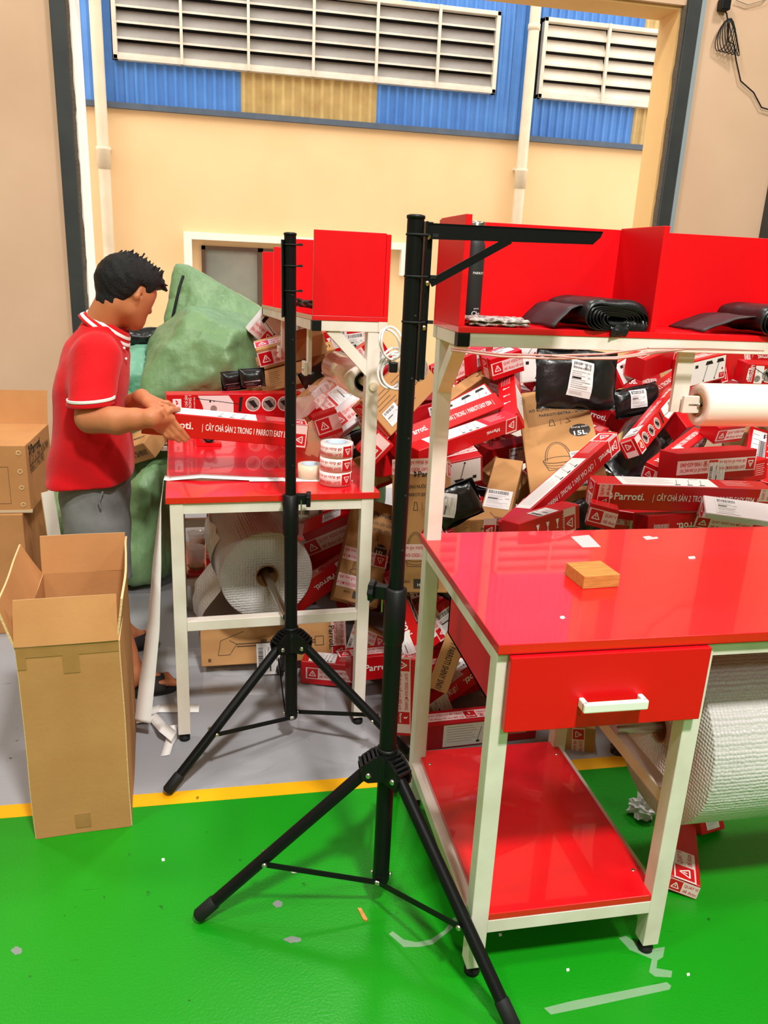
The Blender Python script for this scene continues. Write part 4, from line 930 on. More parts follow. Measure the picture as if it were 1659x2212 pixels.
KB('brown bucket carton leaning up the heap with bucket drawing and dark round badge', (1232, 1068), (1186, 835), ('T-.03', 'T+.04'), .30, .075, 6, [('F', 'bucket', -90), ('F', 'label', -90, .2, -.23, .06, .1), ('U', 'ktext', 0, 'PARROTI EXTRA | XÔ GẤP GỌN 15L'), ('U', 'tape', 0, .4, 'v', .05)])
KB('brown carton with dark pill print half under the slanting red box', (1262, 1130), (1272, 1060), 'T-.10', .16, .10, 5, [('F', 'bucket', -90), ('F', 'label', -90, .1, .25, .07, .06)])
RB('long red mop box with white slogan above the bucket carton post', (862, 948), (1080, 862), ('T+.03', 'T+.02'), .072, .085, -18, [('F', 'text'), ('D', 'plain')])
RB('red mop box with glossy white upper side and upside-down name', (905, 990), (1120, 913), ('T', 'T+.02'), .062, .08, 30, [('U', 'white'), ('F', 'logo', 180), ('F', 'tape', 0, .42, 'v', .06)])
parcel('short_box', 'red and white box with taped top and labelled end beside the white bench post', REDBOX2, (940, 1035), (1045, 1012), ('T-.04', 'T-.01'), .11, .14, 30, [('F', 'mops', 180), ('U', 'tape', 0, 0, 'h', .05)]+[('B', 'label', 90, 0, .1, .09, .11)], G)
KB('tall brown bucket carton behind the white bench post', (905, 1280), (905, 990), ('F-.02', 'F+.06'), .20, .075, -14, [('F', 'bucket', -90), ('D', 'ktext', 0, 'Parroti'), ('F', 'tape', 0, .44, 'v', .055), ('F', 'tape', 0, -.2, 'v', .055), ('D', 'tape', 0, -.2, 'v', .055), ('D', 'tape', 0, .42, 'v', .055), ('D', 'tape', 0, -.38, 'v', .055)])
KB('brown parcel with barcode label and red tape on its end', (1066, 1120), (1102, 985), ('T-.04', 'T-.02'), .115, .09, -8, [('F', 'label', -90, -.02, -.22, .10, .12), ('A', 'tape', 90, 0, 'h', .05)])
KB('small brown parcel lying at the bench edge with warning tape', (968, 1144), (1072, 1140), 'T-.08', .07, .08, 24, [('F', 'brown'), ('F', 'tape', 0, .38, 'v', .05)]+ends('B'))
RB('red box end below the black mailer by the post', (935, 1150), (978, 1140), 'T-.07', .08, .08, -20, [('F', 'plain')])
RB('taped red box at the top of the white bench post', (958, 815), (1065, 765), ('T+.02', 'T+.02'), .09, .08, 26, [('F', 'tape', 0, -.28, 'h', .07, .14), ('U', 'label', 90, .1, 0, .06, .11), ('F', 'label', 0, .25, .1, .07, .07)]+ends('A'))
KB('thin brown parcel under the taped red box by the post', (950, 868), (1060, 792), 'T-.0', .05, .08, -30, [('F', 'brown')])
RB('red box with a white label window below the thin brown parcel', (960, 895), (1060, 842), 'T-.02', .08, .08, -15, [('F', 'mops', 0)])
RB('red box end pointing out of the heap under the shelf', (1062, 800), (1130, 778), ('T+.04', 'T+.08'), .10, .12, 20, [('F', 'tape', 0, 0, 'h', .055), ('U', 'label', 0, .1, 0, .08, .07)]+ends('A'))
RB('red mop box standing on end beside the bucket carton', (1098, 900), (1092, 805), 'T+.0', .08, .08, -20, [('F', 'plain'), ('D', 'white')])
parcel('short_box', 'white box printed with two mops under the shelf', WBOX, (1122, 800), (1212, 790), 'T+.06', .12, .10, 5, [('F', 'mops'), ('F', 'tape', 0, .45, 'v', .05)], G)
RB('red box with white panel high in the heap under the bench shelf', (1058, 757), (1180, 752), 'T+.05', .09, .10, 20, [('F', 'mops'), ('U', 'white')])
RB('red and white box behind the hanging black mailer', (1335, 812), (1400, 770), 'T+.04', .11, .10, 10, [('F', 'mops', 0), ('F', 'tape', 0, .35, 'v', .05)])
RB('red box with taped corner under the shelf beam', (1392, 800), (1480, 765), ('T+.06', 'T+.06'), .10, .10, 35, [('F', 'tape', 0, .3, 'h', .055, .09), ('U', 'tape', 0, 0, 'h', .055)]+ends('B'))
parcel('short_box', 'red box with white mop panel behind the film bracket', REDBOX, (1490, 810), (1568, 790), 'T+.05', .12, .10, 20, [('F', 'mops', 0), ('U', 'tape', 0, 0, 'h', .05)], G)
RB('glossy red box crossed by two strips of printed tape above the film roll', (1552, 800), (1628, 775), ('T+.07', 'T+.07'), .13, .10, 10, [('F', 'tape', 0, -.38, 'v', .05), ('F', 'tape', 0, .34, 'v', .05)])
RB('red box with a round photo above the film roll', (1612, 808), (1690, 812), 'T+.05', .10, .10, 12, [('F', 'pic')])
RB('red box under the right end of the shelf beam', (1600, 768), (1680, 772), 'T+.08', .06, .10, 5, [('F', 'text', 180)])
RB('red mop box crossing behind the film bracket', (1330, 905), (1520, 770), 'T-.03', .08, .08, -20, [('F', 'text'), ('D', 'pic')])
RB('red box below the end of the film roll', (1470, 905), (1560, 880), 'T-.01', .10, .10, -25, [('F', 'plain'), ('D', 'white')])
RB('red box wedged between the squat box and the white panel box', (1570, 1030), (1660, 1012), 'T-.07', .09, .1, 20, [('F', 'plain'), ('U', 'white')])
RB('dark red box lettered upside-down beneath the level box', (1400, 1140), (1540, 1130), 'T-.13', .09, .1, 10, [('F', 'text', 180)])
# ---- between and behind the two benches
KB('brown parcel printed with small text hanging behind the tripod pole', (812, 905), (925, 790), (2.75, 2.95), .17, .08, 8, [('F', 'brown'), ('F', 'label', 0, -.3, -.2, .08, .06), ('A', 'tape', 0, 0, 'h', .05)])
RB('red box with white shipping label spilling towards the bench top', (698, 892), (785, 822), (3.05, 3.2), .13, .10, -12, [('F', 'label', -90, .05, 0, .12, .10), ('F', 'tape', 0, -.36, 'v', .06), ('D', 'plain')])
parcel('short_box', 'short box wrapped in red printed tape beside black mailers', WBOX, (722, 915), (785, 868), (2.95, 3.05), .10, .10, -10, [('F', 'tape', 0, 0, 'h', .06), ('D', 'tape', 0, 0, 'h', .05)]+ends('A'), G)
parcel('short_box', 'small box in red printed tape at the bench edge', REDBOX, (684, 925), (733, 908), (3.05, 3.05), .09, .08, 10, [('F', 'tape', 0, 0, 'h', .06), ('D', 'tape', 0, 0, 'h', .05)], G)
KB('brown parcel with white label sliding onto the bench', (655, 890), (728, 828), (3.2, 3.35), .10, .09, 12, [('F', 'label', -90, 0, .1, .08, .11)])
parcel('brown_parcel', 'brown parcel with red printed tape lying high beside the green sack', CARDB, (560, 778), (702, 742), (3.75, 3.75), .10, .12, 22, [('F', 'tape', 0, -.25, 'h', .07, .16), ('F', 'label', 90, .3, .1, .05, .06), ('U', 'tape', 0, -.25, 'h', .07, .16)], G)
KB('long brown parcel below the parcel with red tape', (556, 806), (730, 768), (3.6, 3.6), .07, .10, 25, [('U', 'ktext', 0, 'PARROTI SHINY SN01')])
KB('open brown parcel under the small black bags by the mop boxes', (520, 838), (660, 802), (3.6, 3.55), .10, .10, -14, [('F', 'brown')])
RB('red box under the shelf post of the bench beside the man', (696, 745), (750, 728), 4.2, .12, .10, 10, [('F', 'plain'), ('F', 'label', 0, .2, 0, .09, .08)])
parcel('short_box', 'white and red box with a red printed lid next to the green sack', WBOX, (556, 735), (612, 668), (3.95, 3.95), .13, .10, 14, [('F', 'mops', 0), ('F', 'tape', 0, -.3, 'v', .06), ('D', 'plain')], G)
RB('red and white box seen through the shelf posts', (730, 745), (800, 735), 4.4, .13, .10, 5, [('F', 'label', 0, 0, 0, .13, .1), ('F', 'tape', 0, .4, 'v', .05)])
RB('red box with label under the corner brace', (775, 790), (835, 750), 3.3, .12, .10, 8, [('F', 'label', -90, .1, 0, .10, .09), ('F', 'tape', 0, -.35, 'v', .06)])
RB('red box in the gap behind the tripod pole', (790, 990), (832, 945), 2.75, .09, .09, 10, [('F', 'tape', 0, 0, 'h', .06)])
KB('brown parcel behind the corner of the bench with the tape rolls', (764, 1030), (832, 1005), (2.95, 2.9), .13, .10, 5, [('F', 'label', 0, .1, .1, .07, .06)])
RB('long red box passing behind both tripod poles', (822, 1005), (960, 965), 'T-.05', .10, .1, 10, [('F', 'plain'), ('U', 'tape', 0, 0, 'h', .05)])
# ---- under the bench beside the man
RB('red box with taped side and lettered face tipped on its edge under the bench', (668, 1185), (775, 1140), (3.15, 3.1), .15, .13, 25, [('F', 'tape', 0, -.1, 'h', .07), ('U', 'label', 0, .1, 0, .09, .08), ('B', 'logo', 90)])
RB('red mop box lettered upside-down sloping to the carton with the mop drawing', (600, 1330), (765, 1215), (3.0, 3.05), .095, .08, 20, [('F', 'logo', 180), ('F', 'tape', 0, .40, 'v', .06), ('U', 'plain')])
RB('dark red mop box behind the sloping red box under the bench', (630, 1220), (745, 1170), 3.35, .13, .10, 15, [('F', 'text', 180), ('U', 'label', 0, -.1, 0, .09, .06)])
RB('red box half hidden under the brown bucket carton', (725, 1300), (800, 1275), 3.15, .09, .10, -5, [('F', 'tape', 90, .0, 'h', .07)])
RB('red box at the back under the bench below its top', (700, 1130), (790, 1112), 3.5, .12, .10, 10, [('F', 'plain'), ('F', 'tape', 0, .0, 'v', .05)])
KB('brown bucket carton with bands of printed tape leaning beside the bench post', (768, 1300), (815, 1085), (2.98, 3.2), .19, .085, 10, [('F', 'bucket', -90), ('F', 'tape', 0, -.32, 'v', .055), ('F', 'tape', 0, -.06, 'v', .055), ('A', 'tape', 90, .1, 'h', .055)])
KB('long brown carton with a mop drawing lying under the bench', (432, 1396), (742, 1378), (2.93, 2.90), .17, .09, 12, [('F', 'mopdraw'), ('F', 'label', 90, -.40, .02, .13, .11), ('F', 'tape', 0, .47, 'v', .055)]+ends('B'))
KB('brown parcel in printed tape next to the carton with the mop drawing', (752, 1385), (822, 1418), (2.9, 2.75), .17, .10, 10, [('F', 'label', 90, -.15, .25, .12, .09), ('F', 'tape', 90, .30, 'v', .05), ('F', 'brown')])
RB('red box lying on the grey floor under the bench', (650, 1452), (758, 1462), ('Z.06', 'Z.06'), .10, .09, 30, [('F', 'tape', 0, .1, 'h', .05), ('U', 'white')], Lfix=.2)
# ---- below, left of the drawer bench
RB('upright red box with a run of printed tape down its face', (872, 1588), (872, 1425), ('F-.02', 'F+.0'), .085, .085, -12, [('F', 'tape', 180, -.03, 'h', .05), ('D', 'plain')]+ends('B'))
RB('red mop box leaning beside the white post with its barcode label', (905, 1430), (850, 1290), ('F-.02', 'F+.02'), .085, .08, -14, [('F', 'text', 180), ('D', 'pic'), ('F', 'label', 0, -.2, .3, .08, .06)])
RB('red box with a large barcode label bent over its edge', (905, 1378), (1005, 1305), ('F-.02', 'F+.02'), .13, .08, 22, [('F', 'label', 0, .18, -.1, .12, .09), ('U', 'plain'), ('F', 'tape', 0, -.1, 'v', .05), ('F', 'label', 0, -.38, .0, .07, .07)])
KB('narrow brown parcel lettered along its length behind the drawer', (945, 1490), (995, 1350), ('F+.06', 'F+.06'), .075, .07, 0, [('F', 'ktext', 180, 'TRONG 1 PARROTI SHINY SN01')])
RB('red mop box with round pictures sloping under the drawer side', (880, 1562), (1078, 1418), ('F-.06', 'F+.04'), .085, .08, 38, [('F', 'text', 180), ('U', 'pic', 180), ('F', 'label', 90, -.36, .2, .08, .10), ('U', 'label', 90, -.36, 0, .06, .10)]+ends('A'))
RB('white labelled red box on the floor behind the lower shelf', (930, 1600), (1030, 1560), ('F+.05', 'F+.08'), .09, .09, 25, [('F', 'label', 0, -.2, 0, .10, .07), ('U', 'white')])
RB('dark red box at the bottom of the heap behind the lower shelf', (960, 1580), (1080, 1520), ('F+.14', 'F+.14'), .12, .1, 10, [('F', 'white')])
RB('red box end on the green floor under the bubble wrap roll', (1480, 1905), (1472, 1775), ('Z.05', 'Z.05'), .085, .05, 20, [('F', 'tape', 0, -.28, 'h', .06, .12), ('A', 'tape', 0, 0, 'h', .04)])
RB('red box with white end beyond the bubble wrap roll', (1510, 1790), (1560, 1775), ('Z.03', 'Z.03'), .07, .04, 20, [('F', 'label', 0, 0, 0, .05, .05)])
# ---- black mailers
mailer('large black plastic mailer with white barcode label lying over the bucket carton', (1172, 815), (1345, 822), ('T+.16', 'T+.13'), .25, .08, -6, (-.02, .0, .115, .15, -8), seed=1)
mailer('crumpled black mailer at the bench edge beside the tape bucket carton', (955, 1108), (1042, 1068), ('T-.02', 'T+.02'), .13, .07, 10, (-.30, .12, .08, .07, 60), seed=2)
mailer('black mailer with white label behind the round-picture box', (1345, 872), (1440, 850), 'T+.0', .13, .08, 0, (-.1, .05, .09, .08, -5), seed=3)
mailer('black plastic mailer squeezed above the slanting boxes', (1340, 1010), (1430, 920), 'T-.06', .16, .08, 0, None, seed=4)
mailer('black mailer under the red box by the film roll bracket', (1420, 950), (1475, 890), 'T-.03', .12, .08, 0, None, seed=5)
mailer('black mailer with barcode label behind the stacked tape rolls', (700, 985), (825, 950), (2.98, 2.9), .15, .10, 0, (-.2, .12, .10, .07, 15), seed=6)
mailer('black mailer with rounded white label above the other mailer', (770, 935), (832, 905), (2.92, 2.85), .13, .08, 0, (-.05, .1, .08, .06, 0), seed=7)
mailer('black mailer behind the stretch film by the cable', (655, 840), (790, 770), (3.3, 3.3), .14, .1, 0, (.0, .1, .09, .06, 20), seed=8)
mailer('black mailer between the red boxes under the corner brace', (780, 880), (850, 840), 3.1, .16, .1, 0, None, seed=9)
mailer('black mailer with label behind the lower shelf', (1010, 1560), (1080, 1500), ('F+.08', 'F+.1'), .15, .09, 0, (.1, .2, .09, .07, -25), seed=10)
mailer('dark mailer in the gap behind the white bench post', (955, 1290), (1010, 1190), 'F+.08', .20, .09, 0, None, seed=12)
mailer('black mailer under the level red box', (1210, 1140), (1300, 1100), 'T-.12', .14, .08, 0, None, seed=13)
for u, v, s in ((505, 828, 14), (545, 822, 15)):
    mailer('small black bag in red printed tape, '+('against the green sack' if u < 520 else 'next to the brown parcels'), (u-28, v), (u+28, v-4), 3.52, .085, .07, 10, (0, -.25, .07, .03, 4), group='small taped black bags', seed=s)
# ---- parcels buried deeper, only glimpsed between the others
fill = 0
GB = 'buried parcels glimpsed between the others'
for i in range(150):
    u = rnd.uniform(640, 1690); v = rnd.uniform(770, 1260)
    if u < 860: sp = rnd.uniform(3.35, 3.6)
    else: sp = 'T-%.3f' % rnd.uniform(.12, .22)
    if u > 860:
        p = dep(sp, u, v)
        if p.y < 2.35 or p.y > 5.0 or p.z < .2: continue
    else:
        p = PY(u, v, sp)
        if p.z < .12 or p.x < .5: continue
    a = rnd.uniform(-.9, .9); d = rnd.uniform(35, 75)
    A_ = (u-d*math.cos(a), v+d*math.sin(a)); B_ = (u+d*math.cos(a), v-d*math.sin(a)); k = rnd.random()
    s = sp if isinstance(sp, str) else sp
    if k < .72: parcel('mop_box', 'red parcel buried in the heap, only glimpsed between others', REDBOX2, A_, B_, s, .10, .09, rnd.uniform(-30, 40), rnd.choice(([('F', 'text')], [('F', 'tape', 0, 0, 'h', .055), ('U', 'white')], [('F', 'white'), ('U', 'plain')], [('F', 'label', 0, .1, 0, .1, .07)])), GB)
    elif k < .86: parcel('brown_parcel', 'brown parcel buried in the heap, only glimpsed between others', CARDB, A_, B_, s, .10, .09, rnd.uniform(-30, 40), [('F', 'brown')], GB)
    else: mailer('black mailer buried in the heap, only glimpsed between others', A_, B_, s, .14, .09, 0, None, GB, seed=20+i)
for i in range(90):                    # inside the front of the heap
    u = rnd.uniform(640, 1420); v = rnd.uniform(1160, 1610) if i < 50 else rnd.uniform(1480, 1640)
    if i >= 50: u = rnd.uniform(930, 1420)
    if u < 850:
        y = rnd.uniform(3.3, 3.5); p = PY(u, v, y); sp = y
        if p.x < .30: continue
    else: sp = 'F+%.3f' % rnd.uniform(.14, .26); p = dep(sp, u, v)
    if p.z < .1: continue
    a = rnd.uniform(-1.2, 1.2); d = rnd.uniform(35, 60)
    parcel('mop_box', 'red parcel buried in the heap, only glimpsed between others', REDBOX2, (u-d*math.cos(a), v+d*math.sin(a)), (u+d*math.cos(a), v-d*math.sin(a)), sp, .10, .09, rnd.uniform(-30, 40), rnd.choice(([('F', 'text')], [('F', 'tape', 0, 0, 'h', .055)], [('F', 'white')])), GB)
GF = 'parcels on the floor at the foot of the heap'
for i, (x, y, z, a, L_, kind) in enumerate(((.84, 2.33, .0, .06, .42, 2), (1.12, 2.44, .0, -.1, .3, 1), (1.45, 2.46, .0, .1, .3, 0), (1.80, 2.5, .0, -.2, .4, 0), (.86, 2.60, .0, .1, .4, 0), (.85, 2.48, .11, .1, .42, 0), (1.22, 2.58, .11, -.15, .5, 2), (1.62, 2.58, .11, .3, .5, 0), (1.0, 2.62, .22, .3, .5, 0), (1.45, 2.62, .22, -.1, .5, 0))):
    dx_ = Vector((math.cos(a), math.sin(a), 0))*L_/2; cc = Vector((x, y, z+.055)); A_, B_ = cc-dx_, cc+dx_
    nn = (CO-cc); nn = (nn-dx_.normalized()*nn.dot(dx_.normalized())).normalized(); rl = math.degrees(math.atan2(nn.z, math.hypot(nn.x, nn.y)))
    parcel(('mop_box', 'brown_parcel', 'mop_box')[kind], ('red', 'brown', 'red')[kind]+' parcel lying on the floor at the foot of the heap', (REDBOX, CARDB, REDBOX2)[kind], PJ(A_), PJ(B_), (A_.y, B_.y), .10, .09, rl, [('F', ('text', 'brown', 'white')[kind]), ('U', 'tape', 0, -.1, 'h', .05)], GF)
LOCK = []
LOCK.append(KB('brown parcel with warning tape standing behind the lower shelf', (1246, 1668), (1250, 1572), (2.24, 2.26), .12, .10, 6, [('F', 'tape', 180, 0, 'h', .045), ('F', 'tape', 0, -.28, 'v', .05)]))
LOCK.append(mailer('black mailer on the floor behind the lower shelf rail', (1292, 1640), (1368, 1700), (2.2, 2.1), .19, .14, 0, (.28, .1, .05, .07, 60), seed=11))
LOCK.append(mailer('black mailer standing behind the brown parcel with warning tape', (1300, 1600), (1420, 1620), (2.42, 2.4), .3, .12, 0, None, seed=18))
# ---- mop boxes on the bench beside the man, and the one he holds
zt = .901
for nm, px, z0, dc in (('upper', ((360, 862), (655, 868)), .9006+.0875, [('F', 'pic')]), ('lower', ((362, 910), (662, 914)), .9006, [('F', 'pic'), ('U', 'plain')])):
    o = RB('red mop box with round pictures, '+nm+' of the two stacked on the bench', px[0], px[1], (3.38, 3.46), .088, .085, 0, dc)
    x = o.matrix_world.col[0].xyz; x.z = 0; x.normalize(); up_ = Vector((0, 0, 1)); m = Matrix((x, up_, x.cross(up_))).transposed().to_4x4()   # lies flat on what carries it
    t = o.matrix_world.translation; m.translation = (t.x, t.y, z0+.044); o.matrix_world = m; LOCK.append(o)
held = parcel('mop_box', 'red mop box with white slogan held in the man\'s hands over the bench', REDBOX, (306, 912), (664, 944), (2.72, 2.74), .082, .085, 16, [('F', 'text'), ('U', 'white'), ('F', 'tape', 0, .45, 'v', .05), ('U', 'tape', 0, .44, 'v', .06)], None)
LOCK.append(held)
LOCK.append(KB('long brown parcel lying on the sacks behind the man', (213, 1008), (323, 973), (3.60, 3.40), .085, .12, 28, [('U', 'brown'), ('F', 'ktext', 0, 'TRONG 1 PARROTI SHINY')], cat='box'))
# ---- settle: let each parcel slide away from the ones in front of it until it no longer runs through them
def obb(o):
    b = o.children[0].data; co = np.array([v.co[:] for v in b.vertices]); lo, hi = co.min(0), co.max(0); m = o.matrix_basis
    R3 = np.array(m.to_3x3()); c = np.array(m.translation)+R3 @ ((lo+hi)/2); return c, R3, np.maximum((hi-lo)/2-.0012, .004)
def hits(c, R3, e, C, RR, E):
    if len(C) == 0: return False
    near = np.linalg.norm(C-c, axis=1) < np.linalg.norm(e)+np.linalg.norm(E, axis=1)
    C, RR, E = C[near], RR[near], E[near]
    if len(C) == 0: return False
    t = C-c; ok = np.zeros(len(C), bool)
    def axis(L): 
        n = np.linalg.norm(L, axis=-1); L = L/np.maximum(n, 1e-9)[..., None]
        pa = np.abs(np.einsum('ni,ij->nj', L, R3)) @ e; pb = (np.abs(np.einsum('ni,nij->nj', L, RR))*E).sum(1)
        return (np.abs((t*L).sum(1)) > pa+pb) & (n > 1e-6)
    for i in range(3):
        ok |= axis(np.repeat(R3[:, i][None], len(C), 0)); ok |= axis(RR[:, :, i])
        for j in range(3): ok |= axis(np.cross(np.repeat(R3[:, i][None], len(C), 0), RR[:, :, j]))
    return bool((~ok).any())
SC_, SR_, SE_ = [], [], []
def static(o3, R3, lo, hi):
    lo = np.array(lo); hi = np.array(hi); SC_.append(np.array(o3)+R3 @ ((lo+hi)/2)); SR_.append(R3); SE_.append((hi-lo)/2)
for o3, rz in ((nb.location, nb.rotation_euler.z), (lb.location, lb.rotation_euler.z)):
    R3 = np.array(Matrix.Rotation(rz, 3, 'Z'))
    for lo, hi in (((0, 0, .86), (1.6, .7, .9)), ((0, .63, 0), (.05, .7, 1.45)), ((1.55, .63, 0), (1.6, .7, 1.45)), ((.46, .63, 0), (.51, .7, .9)), ((0, 0, .13), (.5, .7, .19)), ((0, .45, 1.4), (1.6, .7, 1.75))): static(o3, R3, lo, hi)
static(b2.location, np.array(b2.rotation_quaternion.to_matrix()), (-.17, -.17, -.02), (.17, .17, .52))
static(fl.location, np.array(fl.rotation_quaternion.to_matrix()), (-.058, -.058, 0), (.058, .058, .42))
for o in LOCK: c, R3, e = obb(o); SC_.append(c); SR_.append(R3); SE_.append(e)
heap = [o for o in bpy.data.objects if o.parent is None and o.name.split('.')[0] in ('mop_box', 'brown_parcel', 'short_box', 'poly_mailer') and o not in LOCK and not o['label'].startswith('small folded')]
PRIO = ('long red mop box slanting', 'long red mop box lying level', 'large black plastic', 'brown bucket carton leaning', 'red mop box with glossy', 'long red mop box with white slogan', 'tall brown bucket')
def order(o): c = obb(o)[0]; return (min([i-10 for i, q in enumerate(PRIO) if o['label'].startswith(q)]+[0]), {GB: 2, GF: 1}.get(o.get('group'), 0), np.linalg.norm(c-np.array(CO)))
def floor_ok(c, R3, e): return c[2]-(np.abs(R3[2])*e).sum() > -.004
def covers(c, R3, e, C, RR, E):               # would it hide a parcel that should stand in front of it?
    for sx in (-.9, 0, .9):
        for sy_ in (-.9, 0, .9):
            p = c+R3 @ (e*np.array((sx, sy_, 0))); d = p-np.array(CO); dist = np.linalg.norm(d); d /= dist
            o = np.einsum('nji,nj->ni', RR, np.array(CO)-C); v = np.einsum('nji,j->ni', RR, d); v = np.where(np.abs(v) < 1e-9, 1e-9, v)
            t1 = (-E-o)/v; t2 = (E-o)/v; tn = np.minimum(t1, t2).max(1); tf = np.maximum(t1, t2).min(1)
            if ((tn < tf) & (tn > dist+.01)).any(): return True
    return False
C, RR, E = list(SC_), list(SR_), list(SE_); gone = 0
nm_ = None
for o in sorted(heap, key=order):
    if nm_ is None and o.get('group') in (GB, GF): nm_ = len(C)
    c, R3, e = obb(o); d = np.array((Vector(c)-CO).normalized()); buried = o.get('group') == GB; best = None
    if not floor_ok(c, R3, e):
        up = -(c[2]-(np.abs(R3[2])*e).sum()); o.location.z += up; c[2] += up
    if o.get('group') == GF:                   # stands on the floor or on the row below: nearest free place, then let it down
        cand = sorted(((x_, y_) for x_ in np.arange(-.6, .61, .04) for y_ in np.arange(0, 1.61, .04)), key=lambda q: q[0]**2*2+q[1]**2)
        for x_, y_ in cand:
            q = c+np.array((x_, y_, 0))
            if not hits(q, R3, e, np.array(C), np.array(RR), np.array(E)): break
        else: print('NO ROOM', o['label'])
        while floor_ok(q-np.array((0, 0, .004)), R3, e-.0) and q[2]-(np.abs(R3[2])*e).sum() > .003 and not hits(q-np.array((0, 0, .004)), R3, e, np.array(C), np.array(RR), np.array(E)): q = q-np.array((0, 0, .004))
        o.location = o.location+Vector(q-c); C.append(q); RR.append(R3); E.append(e); continue
    for k in range(0, 70 if buried else 40):
        for sg in ((1,) if buried else (1, -1)):
            if sg < 0 and (k == 0 or k > 7): continue
            q = c+d*.015*k*sg
            if floor_ok(q, R3, e) and not (buried and covers(q, R3, e, np.array(C[len(SC_):nm_]), np.array(RR[len(SC_):nm_]), np.array(E[len(SC_):nm_]))) and not hits(q, R3, e, np.array(C), np.array(RR), np.array(E)): best = .015*k*sg; break
        if best is not None: break
    if best is None and not buried:
        dh = np.array((d[0], d[1], 0.0)); dh /= np.linalg.norm(dh)
        for k in range(40):
            if not hits(c+dh*.015*k, R3, e, np.array(C), np.array(RR), np.array(E)): best = .015*k; d = dh; break
    if best is None:
        if buried:
            for ch in list(o.children): bpy.data.objects.remove(ch)
            bpy.data.objects.remove(o); gone += 1; continue
        best = 0.0; print('STUCK', o['label'])
    if best > 0:                               # back to the point where it just touches
        for k in range(1, 8):
            if hits(c+d*(best-.002), R3, e, np.array(C), np.array(RR), np.array(E)) or (buried and k > 3): break
            best -= .002
    if buried and best > .3:                   # slid off the back of the heap: let it down onto what lies there
        q = c+d*best
        while q[2]-(np.abs(R3[2])*e).sum() > .006 and not hits(q-np.array((0, 0, .005)), R3, e, np.array(C), np.array(RR), np.array(E)): q = q-np.array((0, 0, .005))
        o.location = o.location+Vector(q-c); C.append(q); RR.append(R3); E.append(e); continue
    o.location = o.location+Vector(d*best); C.append(c+d*best); RR.append(R3); E.append(e)
    if best > .2 and not buried: print('MOVED %.2f' % best, o['label'])
print('removed', gone)
# ---- floor litter
CLT = mat('clear_tape_scrap', (200, 220, 196), rough=.15, spec=.8, alpha=.2)
scrap('tape_scrap', 'curved strip of clear tape stuck on the green floor by the tripod leg', [(840, 2018), (872, 2046), (905, 2046), (935, 2040), (975, 2008), (990, 1985), (980, 1982), (960, 2010), (930, 2030), (900, 2036), (872, 2030), (848, 2012)], 0, CLT, 'tape scrap')
scrap('tape_scrap', 'bent strip of clear tape under the bench foot', [(1336, 2026), (1352, 2022), (1395, 2052), (1436, 2046), (1432, 2068), (1420, 2075), (1418, 2092), (1452, 2098), (1450, 2112), (1415, 2110), (1402, 2100), (1408, 2072), (1360, 2052)], 0, CLT, 'tape scrap')
scrap('tape_scrap', 'long straight strip of clear tape on the green floor', [(1175, 2178), (1230, 2164), (1440, 2122), (1450, 2130), (1446, 2138), (1260, 2178), (1190, 2192)], 0, CLT, 'tape scrap')
scrap('wood_chip', 'splinter of pale wood on the green floor', [(772, 1964), (780, 1964), (794, 1988), (792, 1992), (784, 1988)], 0, WOOD, 'wood chip', .004)
scrap('paper_bit', 'small torn white paper on the green floor by the tripod strut', [(624, 1880), (636, 1876), (641, 1886), (632, 1887)], 0, PM[WH], 'paper bit', .002)
for u, v in ((1226, 2096), (1486, 2106), (1080, 2020), (352, 1858)): scrap('paper_crumb', 'white crumb of paper on the green floor', [(u-3, v-2), (u+3, v-3), (u+4, v+2), (u-2, v+3)], 0, PM[WH], 'paper bit', .002, 'paper crumbs')
PAT = mat('worn_patch', (120, 130, 120), rough=.6)
for u, v, w, h in ((600, 1953, 10, 8), (632, 2030, 18, 7), (36, 2054, 11, 9)):
    pts = [(u+w*(1+.2*math.sin(2*k))*math.cos(k*.449), v+h*(1+.2*math.cos(3*k))*math.sin(k*.449)) for k in range(14)]
    o = scrap('worn_patch', 'bare', pts, 0, PAT, 'x', .0003)
    for k in ('label', 'category'): del o[k]
    o.parent = bpy.data.objects['floor']
cp = thing('crumpled_plastic', 'crumpled white plastic on the green floor behind the bench leg', 'plastic scrap', PZ(1383, 1760, 0))
q = MB(); n = 18; pts = []
for i in range(n):
    for j in range(n):
        a = math.pi*i/(n-1); b = 2*math.pi*j/(n-1); d = Vector((math.sin(a)*math.cos(b), math.sin(a)*math.sin(b), math.cos(a))); r_ = .034*(1+.9*nz(d, 3, 2)); pts.append((d.x*r_*1.1, d.y*r_*1.1, max(.001, d.z*r_+.028)))
q.grid(pts, n, n, 0, False); q.obj('sheet', mat('white_plastic_film', (230, 228, 230), rough=.25, alpha=.9), cp)
# clear wrapping on the floor under the bench beside the man
for k, (u0, v0, u1, v1) in enumerate(((440, 1440, 600, 1500), (620, 1440, 700, 1560), (360, 1400, 480, 1440))):
    q = MB(); pts = []
    for i in range(16):
        for j in range(12):
            p = PZ(u0+(u1-u0)*i/15, v0+(v1-v0)*j/11, 0); e = min(i, 15-i, j, 11-j)/5
            pts.append((p.x+.02*nz(p, 9, k), p.y+.02*nz(p, 9, k+3), .002+abs(nz(p, 16, k))*.035*min(1, e)))
    q.grid(pts, 16, 12, 0, False); tag(q.obj('plastic_wrap', mat('clear_wrap', (240, 240, 240), rough=.08, spec=.9, alpha=.22)), ('crumpled clear wrap on the grey floor below the long brown carton', 'crumpled clear wrap by the tripod tube on the grey floor', 'crumpled clear wrap by the sandals and the bench leg')[k], 'plastic wrap')
